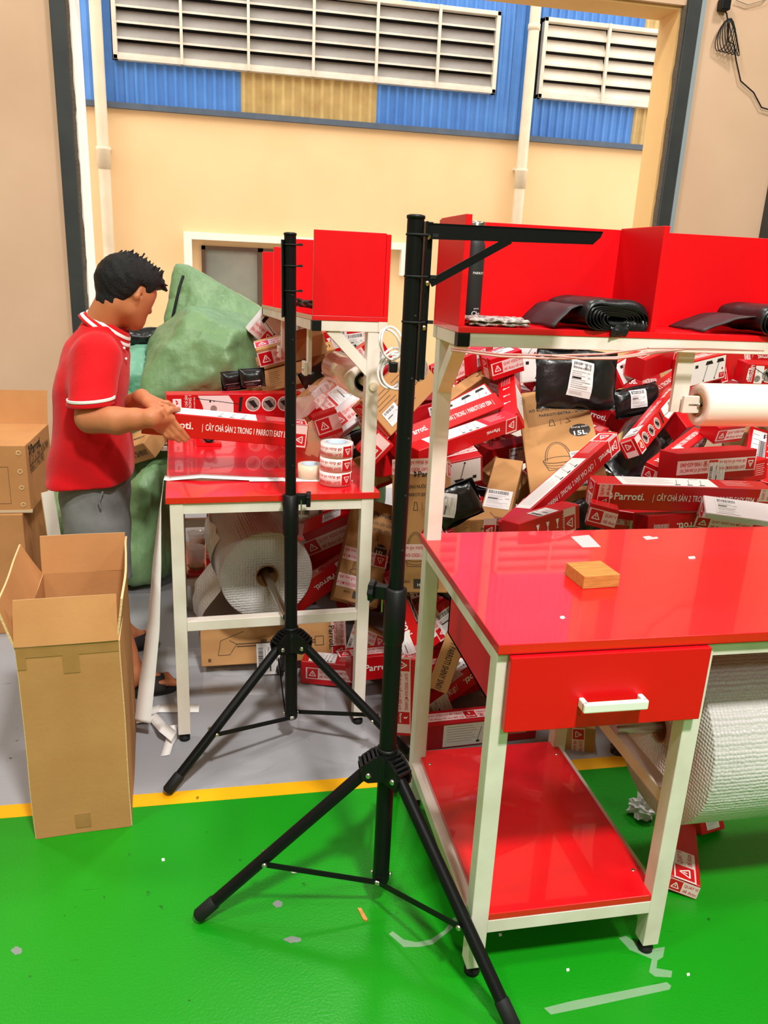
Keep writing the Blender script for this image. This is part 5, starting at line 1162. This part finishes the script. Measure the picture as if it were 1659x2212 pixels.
# ================================================================== green woven sacks
SACK = mat('green_woven_sack', (124, 158, 110), rough=.4, spec=.55, c2=(100, 136, 92), nscale=7, amt=.9, bump=.8, bscale=11, stretch=(1, 1.4, .35))
nt = SACK.node_tree; b_ = nt.nodes['Principled BSDF']; tc = nt.nodes.new('ShaderNodeTexCoord')
for n_ in nt.nodes:
    if n_.type == 'BUMP': n_.inputs['Distance'].default_value = .022
wv = nt.nodes.new('ShaderNodeTexWave'); wv.inputs['Scale'].default_value = 60; wv.bands_direction = 'Z'; nt.links.new(tc.outputs['Object'], wv.inputs['Vector'])
bp = nt.nodes.new('ShaderNodeBump'); bp.inputs['Strength'].default_value = .12; bp.inputs['Distance'].default_value = .004
nt.links.new(wv.outputs['Fac'], bp.inputs['Height']); nt.links.new(b_.inputs['Normal'].links[0].from_socket, bp.inputs['Normal']); nt.links.new(bp.outputs['Normal'], b_.inputs['Normal'])
SACKT = mat('teal_woven_sack', (120, 178, 150), rough=.4, spec=.5, c2=(96, 154, 128), nscale=5, bump=.7, bscale=11, stretch=(1, 1.4, .35))
from mathutils.bvhtree import BVHTree
OBST = []
def obstacle(o):
    bpy.context.view_layer.update(); m = o.matrix_world; v = [m @ q.co for q in o.data.vertices]
    if not v: return
    lo = Vector([min(q[i] for q in v) for i in range(3)]); hi = Vector([max(q[i] for q in v) for i in range(3)])
    OBST.append((BVHTree.FromPolygons(v, [tuple(p.vertices) for p in o.data.polygons]), lo, hi))
bpy.context.view_layer.update()
for o in list(bpy.data.objects):
    if o.type == 'MESH' and o.parent is not None and (o.name.split('.')[0] in ('carton', 'bag') or (o.parent in (lb, k1, k2) and o.name.split('.')[0] in ('tabletop', 'leg', 'apron_rail', 'lower_shelf', 'shelf_rail', 'stretcher', 'drawer_case', 'drawer_front', 'body', 'upper_shelf', 'shelf_beam', 'divider', 'back_panel'))):
        if o.matrix_world.translation.y > 2.3: obstacle(o)
def sack(label, c, r3, planes, seed, ma=SACK, p=13, extra=(), group='green woven sacks behind the man', wr=.06, res=5, rand=9):
    bm = bmesh.new(); bmesh.ops.create_icosphere(bm, subdivisions=res, radius=1)
    rr = random.Random(seed); P = [(Vector(n).normalized(), d) for n, d in planes]
    for k in range(rand):
        n = Vector((rr.gauss(0, 1), rr.gauss(0, 1), rr.gauss(0, 1))).normalized(); P.append((n, rr.uniform(.80, 1.02)))
    for s in ((1, 0, 0), (-1, 0, 0), (0, 1, 0), (0, -1, 0), (0, 0, 1), (0, 0, -1)): P.append((Vector(s), 1.0))
    for v in bm.verts:
        d = v.co.normalized(); s = sum(max(0.0, n.dot(d)/q)**p for n, q in P); r_ = s**(-1/p)
        w = 1+wr*(nz(d, 2.2, seed)+.9*(.25-abs(nz(d+Vector((0, 0, .3*nz(d, 3, seed+6))), 4.5, seed+1)))+.5*(.25-abs(nz(d, 10, seed+2))))
        v.co = Vector((d.x*r_*r3[0]*w, d.y*r_*r3[1]*w, d.z*r_*r3[2]*w))
    for f in bm.faces: f.smooth = True
    zmin = min((v.co.z+c.z) for v in bm.verts)
    if zmin < .004:
        for v in bm.verts:
            if v.co.z+c.z < .004: v.co.z = .004-c.z
    box_ = Vector(r3)*1.3; nearby = [q for q in OBST if all(q[2][i] > c[i]-box_[i] and q[1][i] < c[i]+box_[i] for i in range(3))]
    free = [q for q in nearby if not (all(q[1][i] < c[i] < q[2][i] for i in range(3)) and (c-q[0].find_nearest(c)[0]).dot(q[0].find_nearest(c)[1]) < 0)]
    for v in bm.verts:                         # the cloth gives way, towards the sack's middle, where something presses into it
        L_ = v.co.length; d = v.co/L_
        for bv, lo, hi in free:
            h = bv.ray_cast(c, d, L_)
            if h[0] is not None: L_ = max(.03, h[3]-.002)
        v.co = d*L_
        v.co.z = max(v.co.z, .004-c.z)
    me = bpy.data.meshes.new('sack'); bm.to_mesh(me); bm.free(); me.materials.append(ma)
    r = thing('woven_sack', label, 'sack', c, 0, group)
    obstacle(link('sack_cloth', me, r))
    for nm, m_, mt in extra: m_.obj(nm, mt, r)
    return r
obstacle(mailer('crumpled black bag lying on the teal sack', (268, 750), (348, 744), 4.62, .13, .12, 30, None, None, 40).children[0])
cB = PY(450, 775, 4.30)
sack('big green sack bulging with boxes behind the two stacked mop boxes', cB, (.33, .34, .26), [((-.3, -.9, .25), .80), ((.75, -.6, .2), .86), ((-.8, -.2, .5), .78), ((.35, -.2, .9), .90), ((-.15, -.75, .65), .88), ((.1, -.9, -.4), .9)], 3, p=30, rand=3)
cA = PY(462, 668, 4.75)
rp = MB().tube([PY(396, 596, 4.55)-cA, PY(388, 620, 4.52)-cA, PY(382, 645, 4.5)-cA, PY(372, 690, 4.5)-cA], .008, 7)
sack('green sack sloping down from a roped corner in front of the window', cA, (.30, .26, .24), [((.55, 0, .8), .55), ((-.98, 0, .12), .84), ((.3, -.8, .5), .62), ((-.4, -.8, .3), .8)], 5, p=22, extra=[('rope', rp, RUBBER)], rand=2)
sack('teal sack with a label behind the man\'s chest', PY(312, 800, 4.6), (.20, .22, .14), [((0, -.8, .6), .85)], 7, ma=SACKT)
sack('green sack under the big sack behind the man\'s hands', PY(345, 900, 4.25), (.27, .26, .17), [((.1, -.9, .4), .85)], 8)
sack('green sack under the long brown parcel, standing on the floor', PY(318, 1130, 3.98)-Vector((0, -.05, 0)), (.17, .24, .30), [((.5, -.8, .1), .82), ((-.3, -.9, .3), .85)], 9, p=10, wr=.06)
sack('green sack behind the plain carton and the man\'s shorts', PY(165, 1150, 4.1), (.30, .28, .27), [((-.5, -.3, .9), .70), ((.2, -.8, .5), .82)], 10, p=11, wr=.05)
sack('green sack at the back between the lower sacks', Vector((PY(300, 1000, 4.6).x, 4.6, .42)), (.24, .19, .41), [((.1, -.9, .4), .85)], 12)
lbm = d_label(.14, .08); lo_ = PY(300, 800, 4.6)
sack('green sack at the bottom of the heap beyond the bench', Vector((.20, 4.48, .28)), (.30, .22, .27), [], 14)
sack('tall green sack under the boxes beyond the shelf posts', Vector((.63, 4.42, .60)), (.25, .2, .59), [], 17)
sack('green sack under the brown parcels at the bench end', Vector((.30, 4.42, .80)), (.22, .2, .22), [], 16)
# ================================================================== the man
def v3(p): return np.array(p, dtype=np.float32)
class SDF:
    def __init__(s, lo, hi, h):
        s.lo = v3(lo); s.h = h; s.n = [int((b-a)/h)+2 for a, b in zip(lo, hi)]
        s.F = np.full(s.n, .08, dtype=np.float32)
    def _win(s, lo, hi):
        i0 = [max(0, int((l-o)/s.h)) for l, o in zip(lo, s.lo)]; i1 = [min(n, int((q-o)/s.h)+2) for q, o, n in zip(hi, s.lo, s.n)]
        sl = tuple(slice(a, b) for a, b in zip(i0, i1))
        g = [s.lo[k]+s.h*np.arange(i0[k], i1[k], dtype=np.float32) for k in range(3)]
        return sl, np.meshgrid(*g, indexing='ij', sparse=True)
    def _put(s, sl, d, k, sub=False):
        A = s.F[sl]
        if sub: s.F[sl] = np.maximum(A, -d); return
        if k <= 0: s.F[sl] = np.minimum(A, d); return
        hh = np.clip(.5+.5*(A-d)/k, 0, 1); s.F[sl] = A*(1-hh)+d*hh-k*hh*(1-hh)
    def cone(s, a, ra, b, rb, k=.02, sub=False, squash=None):
        a = v3(a); b = v3(b); pad = max(ra, rb)+k+.03
        sl, (X, Y, Z) = s._win(np.minimum(a, b)-pad, np.maximum(a, b)+pad)
        if 0 in [q.stop-q.start if q.stop > q.start else 0 for q in sl]: return s
        d = b-a; L2 = max(float(d@d), 1e-9)
        px, py, pz = X-a[0], Y-a[1], Z-a[2]
        t = np.clip((px*d[0]+py*d[1]+pz*d[2])/L2, 0, 1)
        qx, qy, qz = px-t*d[0], py-t*d[1], pz-t*d[2]
        if squash is not None:
            n, f = squash; n = v3(n)/np.linalg.norm(n); c = qx*n[0]+qy*n[1]+qz*n[2]; e = c*(1/f-1)
            qx, qy, qz = qx+e*n[0], qy+e*n[1], qz+e*n[2]
        s._put(sl, np.sqrt(qx*qx+qy*qy+qz*qz)-(ra+(rb-ra)*t), k, sub); return s
    def chain(s, P, R, k=.02, **kw):
        for i in range(len(P)-1): s.cone(P[i], R[i], P[i+1], R[i+1], k if i == 0 else min(k, .008), **kw)
        return s
    def loft(s, rows, k=.02):               # rows (z, cx, cy, ax, ay) from low to high
        rows = np.array(rows, dtype=np.float32)
        lo = (rows[:, 1]-rows[:, 3]).min()-.1, (rows[:, 2]-rows[:, 4]).min()-.1, rows[0, 0]-.05; hi = (rows[:, 1]+rows[:, 3]).max()+.1, (rows[:, 2]+rows[:, 4]).max()+.1, rows[-1, 0]+.06
        sl, (X, Y, Z) = s._win(lo, hi)
        zz = Z.ravel(); I = [np.interp(zz, rows[:, 0], rows[:, i]).reshape(1, 1, -1).astype(np.float32) for i in range(1, 5)]
        r = ((np.abs(X-I[0])/I[2])**2.4+(np.abs(Y-I[1])/I[3])**2.4)**(1/2.4)
        d = (r-1)*np.minimum(I[2], I[3]); d = np.maximum(d, np.maximum(rows[0, 0]-Z, Z-rows[-1, 0]))
        s._put(sl, d, k); return s
    def cut(s, p, n):                        # remove the side n points to
        p = v3(p); n = v3(n); n /= np.linalg.norm(n)
        sl, (X, Y, Z) = s._win(s.lo, s.lo+s.h*np.array(s.n)); s.F[sl] = np.maximum(s.F[sl], (X-p[0])*n[0]+(Y-p[1])*n[1]+(Z-p[2])*n[2]); return s
    def ripple(s, fn):
        sl, (X, Y, Z) = s._win(s.lo, s.lo+s.h*np.array(s.n)); s.F[sl] += fn(X, Y, Z); return s
    def mesh(s, name, ma, smooth=2):
        F = s.F; F[0], F[-1], F[:, 0], F[:, -1], F[:, :, 0], F[:, :, -1] = .08, .08, .08, .08, .08, .08
        I = F < 0; c = np.zeros([x-1 for x in s.n], np.int8)
        for i in (0, 1):
            for j in (0, 1):
                for k in (0, 1): c += I[i:s.n[0]-1+i, j:s.n[1]-1+j, k:s.n[2]-1+k]
        act = np.argwhere((c > 0) & (c < 8)); idx = -np.ones(c.shape, np.int32); idx[tuple(act.T)] = np.arange(len(act))
        acc = np.zeros((len(act), 3)); cnt = np.zeros(len(act))
        offs = [(i, j, k) for i in (0, 1) for j in (0, 1) for k in (0, 1)]
        for a in offs:
            for b in offs:
                if a < b and sum(abs(x-y) for x, y in zip(a, b)) == 1:
                    fa = F[tuple((act+a).T)]; fb = F[tuple((act+b).T)]; m = (fa < 0) != (fb < 0)
                    t = np.where(m, fa/np.where(m, fa-fb, 1), 0)
                    acc += np.where(m[:, None], np.array(a)+(np.array(b)-np.array(a))*t[:, None], 0); cnt += m
        V = s.lo+s.h*(act+acc/cnt[:, None]); faces = []
        for ax in range(3):
            sl0 = [slice(None)]*3; sl1 = [slice(None)]*3; sl0[ax] = slice(0, -1); sl1[ax] = slice(1, None)
            A = I[tuple(sl0)]; B = I[tuple(sl1)]; e = np.argwhere(A != B); u, w = [q for q in range(3) if q != ax]
            e = e[(e[:, u] > 0) & (e[:, w] > 0) & (e[:, u] < s.n[u]-1) & (e[:, w] < s.n[w]-1)]
            du = np.zeros(3, int); du[u] = 1; dw = np.zeros(3, int); dw[w] = 1
            q = np.stack([idx[tuple((e-du-dw).T)], idx[tuple((e-dw).T)], idx[tuple(e.T)], idx[tuple((e-du).T)]], 1)
            fl = A[tuple(e.T)]
            if ax == 1: fl = ~fl
            q[~fl] = q[~fl][:, ::-1]; faces.append(q)
        Q = np.concatenate(faces)
        for _ in range(smooth):
            S = np.zeros_like(V); n = np.zeros(len(V))
            for i in range(4):
                np.add.at(S, Q[:, i], V[Q[:, (i+1) % 4]]+V[Q[:, (i+3) % 4]]); np.add.at(n, Q[:, i], 2)
            V = V*.5+.5*S/np.maximum(n, 1)[:, None]
        me = bpy.data.meshes.new(name); me.vertices.add(len(V)); me.vertices.foreach_set('co', V.astype(np.float32).ravel())
        me.loops.add(Q.size); me.loops.foreach_set('vertex_index', Q.astype(np.int32).ravel()); me.polygons.add(len(Q))
        me.polygons.foreach_set('loop_start', np.arange(0, Q.size, 4, dtype=np.int32)); me.polygons.foreach_set('loop_total', np.full(len(Q), 4, np.int32))
        me.update(calc_edges=True); me.validate(); me.polygons.foreach_set('use_smooth', np.ones(len(me.polygons), bool)); me.materials.append(ma)
        return me
SKIN = mat('skin', (196, 124, 84), rough=.5, spec=.4, c2=(182, 108, 70), nscale=14, amt=.8)
SKIN.node_tree.nodes['Principled BSDF'].inputs['Subsurface Weight'].default_value = .08
SKIN.node_tree.nodes['Principled BSDF'].inputs['Subsurface Radius'].default_value = (.012, .004, .002)
SHIRT = mat('red_polo_cotton', (214, 14, 24), rough=.8, spec=.2, c2=(198, 10, 20), nscale=6, bump=.25, bscale=22, sheen=.1)
WTRIM = mat('white_knit', (238, 232, 230), rough=.8)
SHORT = mat('grey_shorts', (122, 122, 120), rough=.85, c2=(108, 108, 108), nscale=30, bump=.2, bscale=30)
HAIR = mat('black_hair', (7, 7, 7), rough=.5, spec=.3, bump=.6, bscale=150, stretch=(1, 1, 3))
man = thing('person', 'man in red polo shirt and grey shorts holding a long red box', 'person', (-.33, 2.98, 0))
mo = man.location
# ---- body: head, neck, trunk, arms with hands, legs, one surface
Bd = SDF((-.78, 2.55, -.01), (-.05, 3.40, 1.66), .0042)
hc = PY(279, 622, 3.0); hf = Vector((.74, .55, -.42)).normalized(); hl = Vector((0, 0, 1)).cross(hf).normalized(); hu = hf.cross(hl)
def H(x, y, z): return hc+hf*x+hl*y+hu*z
Bd.cone(H(-.025, 0, .005), .080, H(.02, 0, .0), .076, .02); Bd.cone(H(.02, .022, -.02), .06, H(.02, -.022, -.02), .06, .02)
Bd.cone(H(.035, .02, -.065), .044, H(.035, -.02, -.065), .044, .03); Bd.cone(H(.055, .012, -.10), .026, H(.055, -.012, -.10), .026, .03)
Bd.cone(H(.0, .038, -.075), .030, H(.055, .016, -.10), .022, .03); Bd.cone(H(.0, -.038, -.075), .030, H(.055, -.016, -.10), .022, .03)
Bd.cone(H(.083, 0, -.012), .009, H(.100, 0, -.042), .012, .014); Bd.cone(H(.092, .011, -.046), .009, H(.092, -.011, -.046), .009, .008)
Bd.cone(H(.080, .014, -.072), .008, H(.080, -.014, -.072), .008, .010); Bd.cone(H(.077, .012, -.083), .009, H(.077, -.012, -.083), .009, .008)
Bd.cone(H(.074, .03, .012), .011, H(.074, -.03, .012), .011, .016)
for sg in (1, -1):
    Bd.cone(H(-.004, sg*.076, -.002), .011, H(-.008, sg*.080, -.03), .012, .006); Bd.cone(H(-.008, sg*.080, -.03), .011, H(.004, sg*.072, -.052), .008, .006)
    Bd.cone(H(.004, sg*.082, -.022), .006, H(.0, sg*.080, -.030), .005, 0, sub=True)
    Bd.cone(H(.074, sg*.031, -.010), .010, H(.074, sg*.029, -.010), .010, 0, sub=True)
nb0 = PY(203, 735, 3.0)
Bd.cone(H(-.04, 0, -.07), .056, nb0, .064, .03)
for y in (-.09, 0, .09): Bd.cone(PY(198, 775, 3.0)+Vector((0, y, 0)), .070, PY(192, 1060, 3.0)+Vector((0, y, 0)), .070, .05)
# held box faces: plane of the near side and of the top
hm = held.matrix_world; hz = hm.col[2].xyz; hy = hm.col[1].xyz; hx = hm.col[0].xyz; hp = hm.translation
def near_side(u, v, off): return PPL(u, v, hp+hz*(.0425+off), hz)
def top_side(u, v, off): return PPL(u, v, hp+hy*(.041+off), hy)
sh = PY(210, 778, 2.81); el = PY(196, 903, 2.72); fm = PY(252, 909, 2.68); wr_ = PY(326, 903, 2.645)
Bd.chain([sh, PY(203, 830, 2.785), PY(198, 872, 2.745), el], [.046, .048, .050, .047], .03); Bd.chain([el, fm, PY(292, 906, 2.66), wr_], [.047, .046, .037, .029], .02)
pk = [near_side(u, v, .014) for u, v in ((369, 903), (362, 913), (353, 921), (344, 926))]
for q in pk: Bd.cone(wr_, .026, q, .0125, .012)
Bd.cone(pk[0], .012, pk[3], .011, .012)
for q, mids, r_ in zip(pk, (((389, 926), (407, 946)), ((383, 937), (400, 952)), ((373, 942), (387, 953)), ((359, 941), (371, 949))), (.0095, .0098, .0092, .0080)):
    Bd.chain([q, near_side(*mids[0], .016), near_side(*mids[1], .010)], [r_*1.08, r_, r_*.78], .006)
Bd.chain([PY(334, 897, 2.65), near_side(352, 889, .022), near_side(369, 885, .018), top_side(386, 884, .008)], [.018, .0125, .0105, .0085], .008)
# far arm and hand on the top of the box
fs = PY(232, 775, 3.20); fe = PY(236, 900, 3.22); fw = PY(306, 859, 2.87)
Bd.chain([fs, fe], [.050, .046], .04); Bd.chain([fe, PY(272, 884, 3.07), fw], [.046, .042, .029], .02)
fk = [top_side(u, v, .020) for u, v in ((346, 869), (341, 874), (336, 879), (331, 884))]
for q in fk: Bd.cone(fw, .023, q, .0125, .012)
for q, mids, r_ in zip(fk, (((362, 871), (376, 878)), ((358, 879), (370, 886)), ((350, 885), (361, 892)), ((343, 890), (352, 896))), (.0095, .0098, .0092, .0082)):
    Bd.chain([q, top_side(*mids[0], .019), top_side(*mids[1], .009)], [r_*1.08, r_, r_*.8], .006)
Bd.chain([fw, PY(325, 868, 2.86), PY(345, 866, 2.84)], [.018, .012, .009], .008)
# legs and feet
an = PZ(293, 1496)+Vector((0, 0, .085)); kn = PY(232, 1290, 2.88); hip = PY(205, 1085, 2.93)
Bd.chain([hip, kn], [.070, .056], .05); Bd.chain([kn, kn.lerp(an, .35)-Vector((.012, 0, 0)), an], [.056, .056, .036], .02)
toe = PZ(362, 1488)+Vector((0, 0, .045)); hee = PZ(286, 1500)+Vector((0, 0, .045))
Bd.cone(an, .036, hee+Vector((0, 0, .012)), .030, .02); Bd.cone(an, .034, toe.lerp(an, .3)+Vector((0, 0, -.012)), .026, .02)
fd = (toe-hee); fd.z = 0; fd.normalize(); fsd = Vector((-fd.y, fd.x, 0))
def toes(toe, fd, fsd, big):
    for i in range(5):
        o = (i-2)*.0165*big; ln = (.024, .026, .022, .016, .008)[i]
        Bd.chain([toe-fd*.05+fsd*o*.8, toe+fd*ln*.4+fsd*o, toe+fd*ln+fsd*o-Vector((0, 0, .008))], [.016, .0105 if i else .013, .0085 if i else .011], .006)
toes(toe, fd, fsd, 1)
an2 = PZ(272, 1405)+Vector((0, 0, .085)); kn2 = PY(228, 1270, 3.12); hip2 = PY(208, 1085, 3.07)
Bd.chain([hip2, kn2], [.070, .056], .05); Bd.chain([kn2, kn2.lerp(an2, .35)-Vector((.012, 0, 0)), an2], [.056, .055, .036], .02)
toe2 = PZ(322, 1392)+Vector((0, 0, .045)); hee2 = PZ(258, 1408)+Vector((0, 0, .045)); fd2 = (toe2-hee2); fd2.z = 0; fd2.normalize(); fsd2 = Vector((-fd2.y, fd2.x, 0))
Bd.cone(an2, .036, hee2+Vector((0, 0, .012)), .030, .02); Bd.cone(an2, .034, toe2.lerp(an2, .3)+Vector((0, 0, -.012)), .026, .02); toes(toe2, fd2, fsd2, -1)
def mput(name, me, par=man):
    me.transform(Matrix.Translation(-mo)); return link(name, me, par)
mput('body', Bd.mesh('body', SKIN, 1)); del Bd
# ---- shirt
rows = []
for v, xb, xf, ay in ((1066, 104, 281, .205), (1050, 104, 283, .207), (1000, 108, 285, .208), (950, 112, 283, .208), (900, 117, 280, .208), (850, 121, 277, .21), (800, 129, 276, .212), (770, 139, 273, .205), (745, 150, 268, .18), (722, 165, 258, .135), (705, 182, 250, .09)):
    a = PY(xb, v, 3.0); b = PY(xf, v, 3.0); rows.append(((a.z+b.z)/2, (a.x+b.x)/2, 3.0, abs(b.x-a.x)/2, ay))
S = SDF((-.80, 2.58, .68), (-.20, 3.42, 1.52), .006)
S.cone(PY(208, 770, 2.835), .078, PY(197, 880, 2.735), .074, .02); S.cone(PY(232, 770, 3.165), .078, PY(236, 880, 3.21), .07, .02)
S.cut(PY(195, 872, 2.735), Vector((-.02, 0, -1)))
S.loft(rows, .035)
S.cone(nb0+Vector((0, 0, -.05)), .10, nb0+Vector((.03, 0, .01)), .072, .05)
def folds(X, Y, Z):
    a = np.sin(38*(X*.8+Z*.9)+6*np.sin(9*Y))*.0035*np.clip((1.05-Z)*5, 0, 1)+np.sin(26*(X-.7*Z)+4*Y)*.003*np.clip((1.25-Z)*4, 0, 1)
    a = a+np.sin(60*(X*.5-Z*.8)+3)*.002*np.clip(.9-np.abs(Z-1.18)*9, 0, 1)+.004*np.sin(14*Z+20*X)
    return a.astype(np.float32)
S.ripple(folds)
S.cut(PY(190, 1060, 2.80), (.06, 0, -1))
hd = (hc-nb0).normalized(); cC = PY(229, 712, 3.0); S.cone(cC-hd*.02, .055, cC+hd*.12, .066, 0, sub=True)
me = S.mesh('shirt', SHIRT, 2); del S
shirt = mput('polo_shirt', me)
# collar
def ringband(name, c, ax, r0, r1, h, ma, par, ex=1.0, n=36, ph=0.0, gap=0.0):
    ax = Vector(ax).normalized(); x = Vector((0, 1, 0)); x = (x-ax*x.dot(ax)).normalized(); y = ax.cross(x); pts = []
    for k in range(5):
        t = k/4
        for i in range(n):
            a = 2*math.pi*i/(n-1); r_ = r0+(r1-r0)*t; pts.append(c+ax*h*t+x*math.cos(a)*r_*ex+y*math.sin(a)*r_-mo)
    q = MB(); q.grid(pts, 5, n); return q.obj(name, ma, par, solid=.004)
cb = cC-hd*.012
ringband('collar', cb, hd, .100, .070, .050, SHIRT, shirt); ringband('collar_stripe', cb+hd*.008, hd, .0975, .0915, .010, WTRIM, shirt); ringband('collar_stripe', cb+hd*.028, hd, .0865, .0805, .010, WTRIM, shirt)
sc0 = PY(196, 866, 2.735); ringband('sleeve_stripe', PY(197, 862, 2.735)-Vector((0, 0, .004)), (-.08, 0, 1), .0755, .0755, .010, WTRIM, shirt)
ringband('sleeve_hem', PY(196, 872, 2.735)-Vector((0, 0, .004)), (-.08, 0, 1), .0745, .0755, .012, SHIRT, shirt)
for u, v in ((268, 752), (272, 775)): MB().lathe([(0, .003), (.005, .003), (.005, 0)], 10, 0, Matrix.Translation(PY(u, v, 2.93)-mo) @ Vector((.8, -.6, .2)).to_track_quat('Z', 'Y').to_matrix().to_4x4()).obj('button', WTRIM, shirt)
# ---- shorts
S = SDF((-.80, 2.66, .38), (-.20, 3.40, .92), .006)
r2 = []
for v, xb, xf, ay in ((1190, 150, 278, .17), (1130, 142, 281, .18), (1060, 133, 279, .18), (1000, 132, 275, .17)):
    a = PY(xb, v, 3.0); b = PY(xf, v, 3.0); r2.append((a.z, (a.x+b.x)/2, 3.0, (b.x-a.x)/2, ay))
S.loft(r2, .02); S.cone(hip+Vector((.0, 0, -.1)), .105, kn+Vector((0, 0, .04)), .098, .04); S.cone(hip2+Vector((.0, 0, -.1)), .105, kn2+Vector((0, 0, .04)), .098, .04)
S.ripple(lambda X, Y, Z: (np.sin(34*(X*.7+Z))*.003+np.sin(50*Y+20*Z)*.002).astype(np.float32)); S.cut((0, 0, .46), (0, 0, -1))
sho = mput('shorts', S.mesh('shorts', SHORT, 2)); del S
MB().tube([PY(222, 1062, 2.815)-mo, PY(214, 1085, 2.812)-mo, PY(218, 1098, 2.815)-mo], .004, 6).obj('pocket_edge', SHORT, sho)
# ---- hair
S = SDF(hc-Vector((.17, .17, .15)), hc+Vector((.2, .2, .19)), .0035)
S.cone(H(-.030, 0, .014), .093, H(.022, 0, .026), .086, .01); S.cone(H(-.042, 0, -.01), .078, H(-.046, 0, -.065), .054, .02)
rr = random.Random(5)
for k in range(190):
    a = rr.uniform(-1.1, 1.1); t = rr.uniform(-.08, .085); base = H(t, math.sin(a)*.07, .02+math.cos(a)*.082*(1-abs(t)*2.5)); d_ = hf*rr.uniform(.1, .6)+hl*rr.uniform(-.4, .4)+hu*rr.uniform(.3, .9)
    S.cone(base, .008, base+d_*rr.uniform(.018, .042), .0022, .005)
for k in range(26):
    y = rr.uniform(-.055, .055); base = H(.085, y, .055); S.cone(base, .012, base+hf*rr.uniform(.02, .045)+hu*rr.uniform(-.03, .015)+hl*rr.uniform(-.02, .02), .003, .006)
S.ripple(lambda X, Y, Z: (np.sin(160*X+90*Z)*np.sin(140*Y-60*Z)*.0016).astype(np.float32))
# hairline: keep what lies above the nape-temple-forehead line
sl, (X, Y, Z) = S._win(S.lo, S.lo+S.h*np.array(S.n))
lx = (X-hc.x)*hf.x+(Y-hc.y)*hf.y+(Z-hc.z)*hf.z; ly = np.abs((X-hc.x)*hl.x+(Y-hc.y)*hl.y+(Z-hc.z)*hl.z); lz = (X-hc.x)*hu.x+(Y-hc.y)*hu.y+(Z-hc.z)*hu.z
line = np.interp(lx.ravel(), [-.14, -.06, -.03, -.012, .012, .022, .05, .068, .14], [-.115, -.105, -.05, .012, .014, -.020, .02, .042, .042]).reshape(lx.shape).astype(np.float32)
S.F[sl] = np.maximum(S.F[sl], (line-lz)*.8)
mput('hair', S.mesh('hair', HAIR, 1)); del S
for sg in (1, -1):
    T = Matrix.Translation(H(.072, sg*.030, -.010)-mo)
    ey = MB().lathe([(0, -.010)]+[(.0105*math.cos(t), .0105*math.sin(t)) for t in (-1, -.5, 0, .5, 1)]+[(0, .0105)], 14, 0, T @ hf.to_track_quat('Z', 'Y').to_matrix().to_4x4()).obj('eye', mat('eye_white', (226, 220, 214), rough=.2), man)
    MB().lathe([(0, .0112), (.005, .0105), (.005, .009)], 12, 0, T @ hf.to_track_quat('Z', 'Y').to_matrix().to_4x4()).obj('iris', mat('dark_iris', (26, 16, 12), rough=.2), ey)
    MB().tube([H(.082, sg*.016, .010)-mo, H(.083, sg*.032, .014)-mo, H(.072, sg*.046, .008)-mo], [.003, .004, .002], 6).obj('eyebrow', HAIR, man)
# ---- slide sandals
SAND = mat('black_sandal_foam', (34, 30, 30), rough=.75, bump=.3, bscale=200)
def sandal(hee, toe, fd, fsd):
    L = (toe-hee).length+.075; b = Vector((hee.x, hee.y, .001))-fd*.035-mo; s = bpy.data.objects.new('sandal', None); bpy.data.objects.remove(s)
    out = []
    for i in range(28):
        a = 2*math.pi*i/28; c, sn = math.cos(a), math.sin(a); x = L/2+L/2*math.copysign(abs(c)**.75, c); w = .046*(1+.18*(x/L-.5)); out.append(b+fd*x+fsd*w*math.copysign(abs(sn)**.8, sn))
    q = MB(); n = len(out); q.add([p for p in out]+[p+Vector((0, 0, .028)) for p in out], [tuple(range(n))[::-1], tuple(range(n, 2*n))]+[(i, (i+1) % n, (i+1) % n+n, i+n) for i in range(n)])
    so = q.obj('sandal', SAND, man, bevel=.004); so['label'] = 'black foam slide sandal'
    pts = []
    for i in range(13):
        t = math.pi*i/12
        for j in range(7):
            k = j/6; x = L*(.42+.33*k); hgt = .062-.020*k; pts.append(b+fd*x+fsd*math.cos(t)*(.050+.002*k)+Vector((0, 0, .018+math.sin(t)*hgt)))
    q = MB(); q.grid(pts, 13, 7); q.obj('strap', SAND, so, solid=.006)
sandal(hee, toe, fd, fsd); sandal(hee2, toe2, fd2, fsd2)
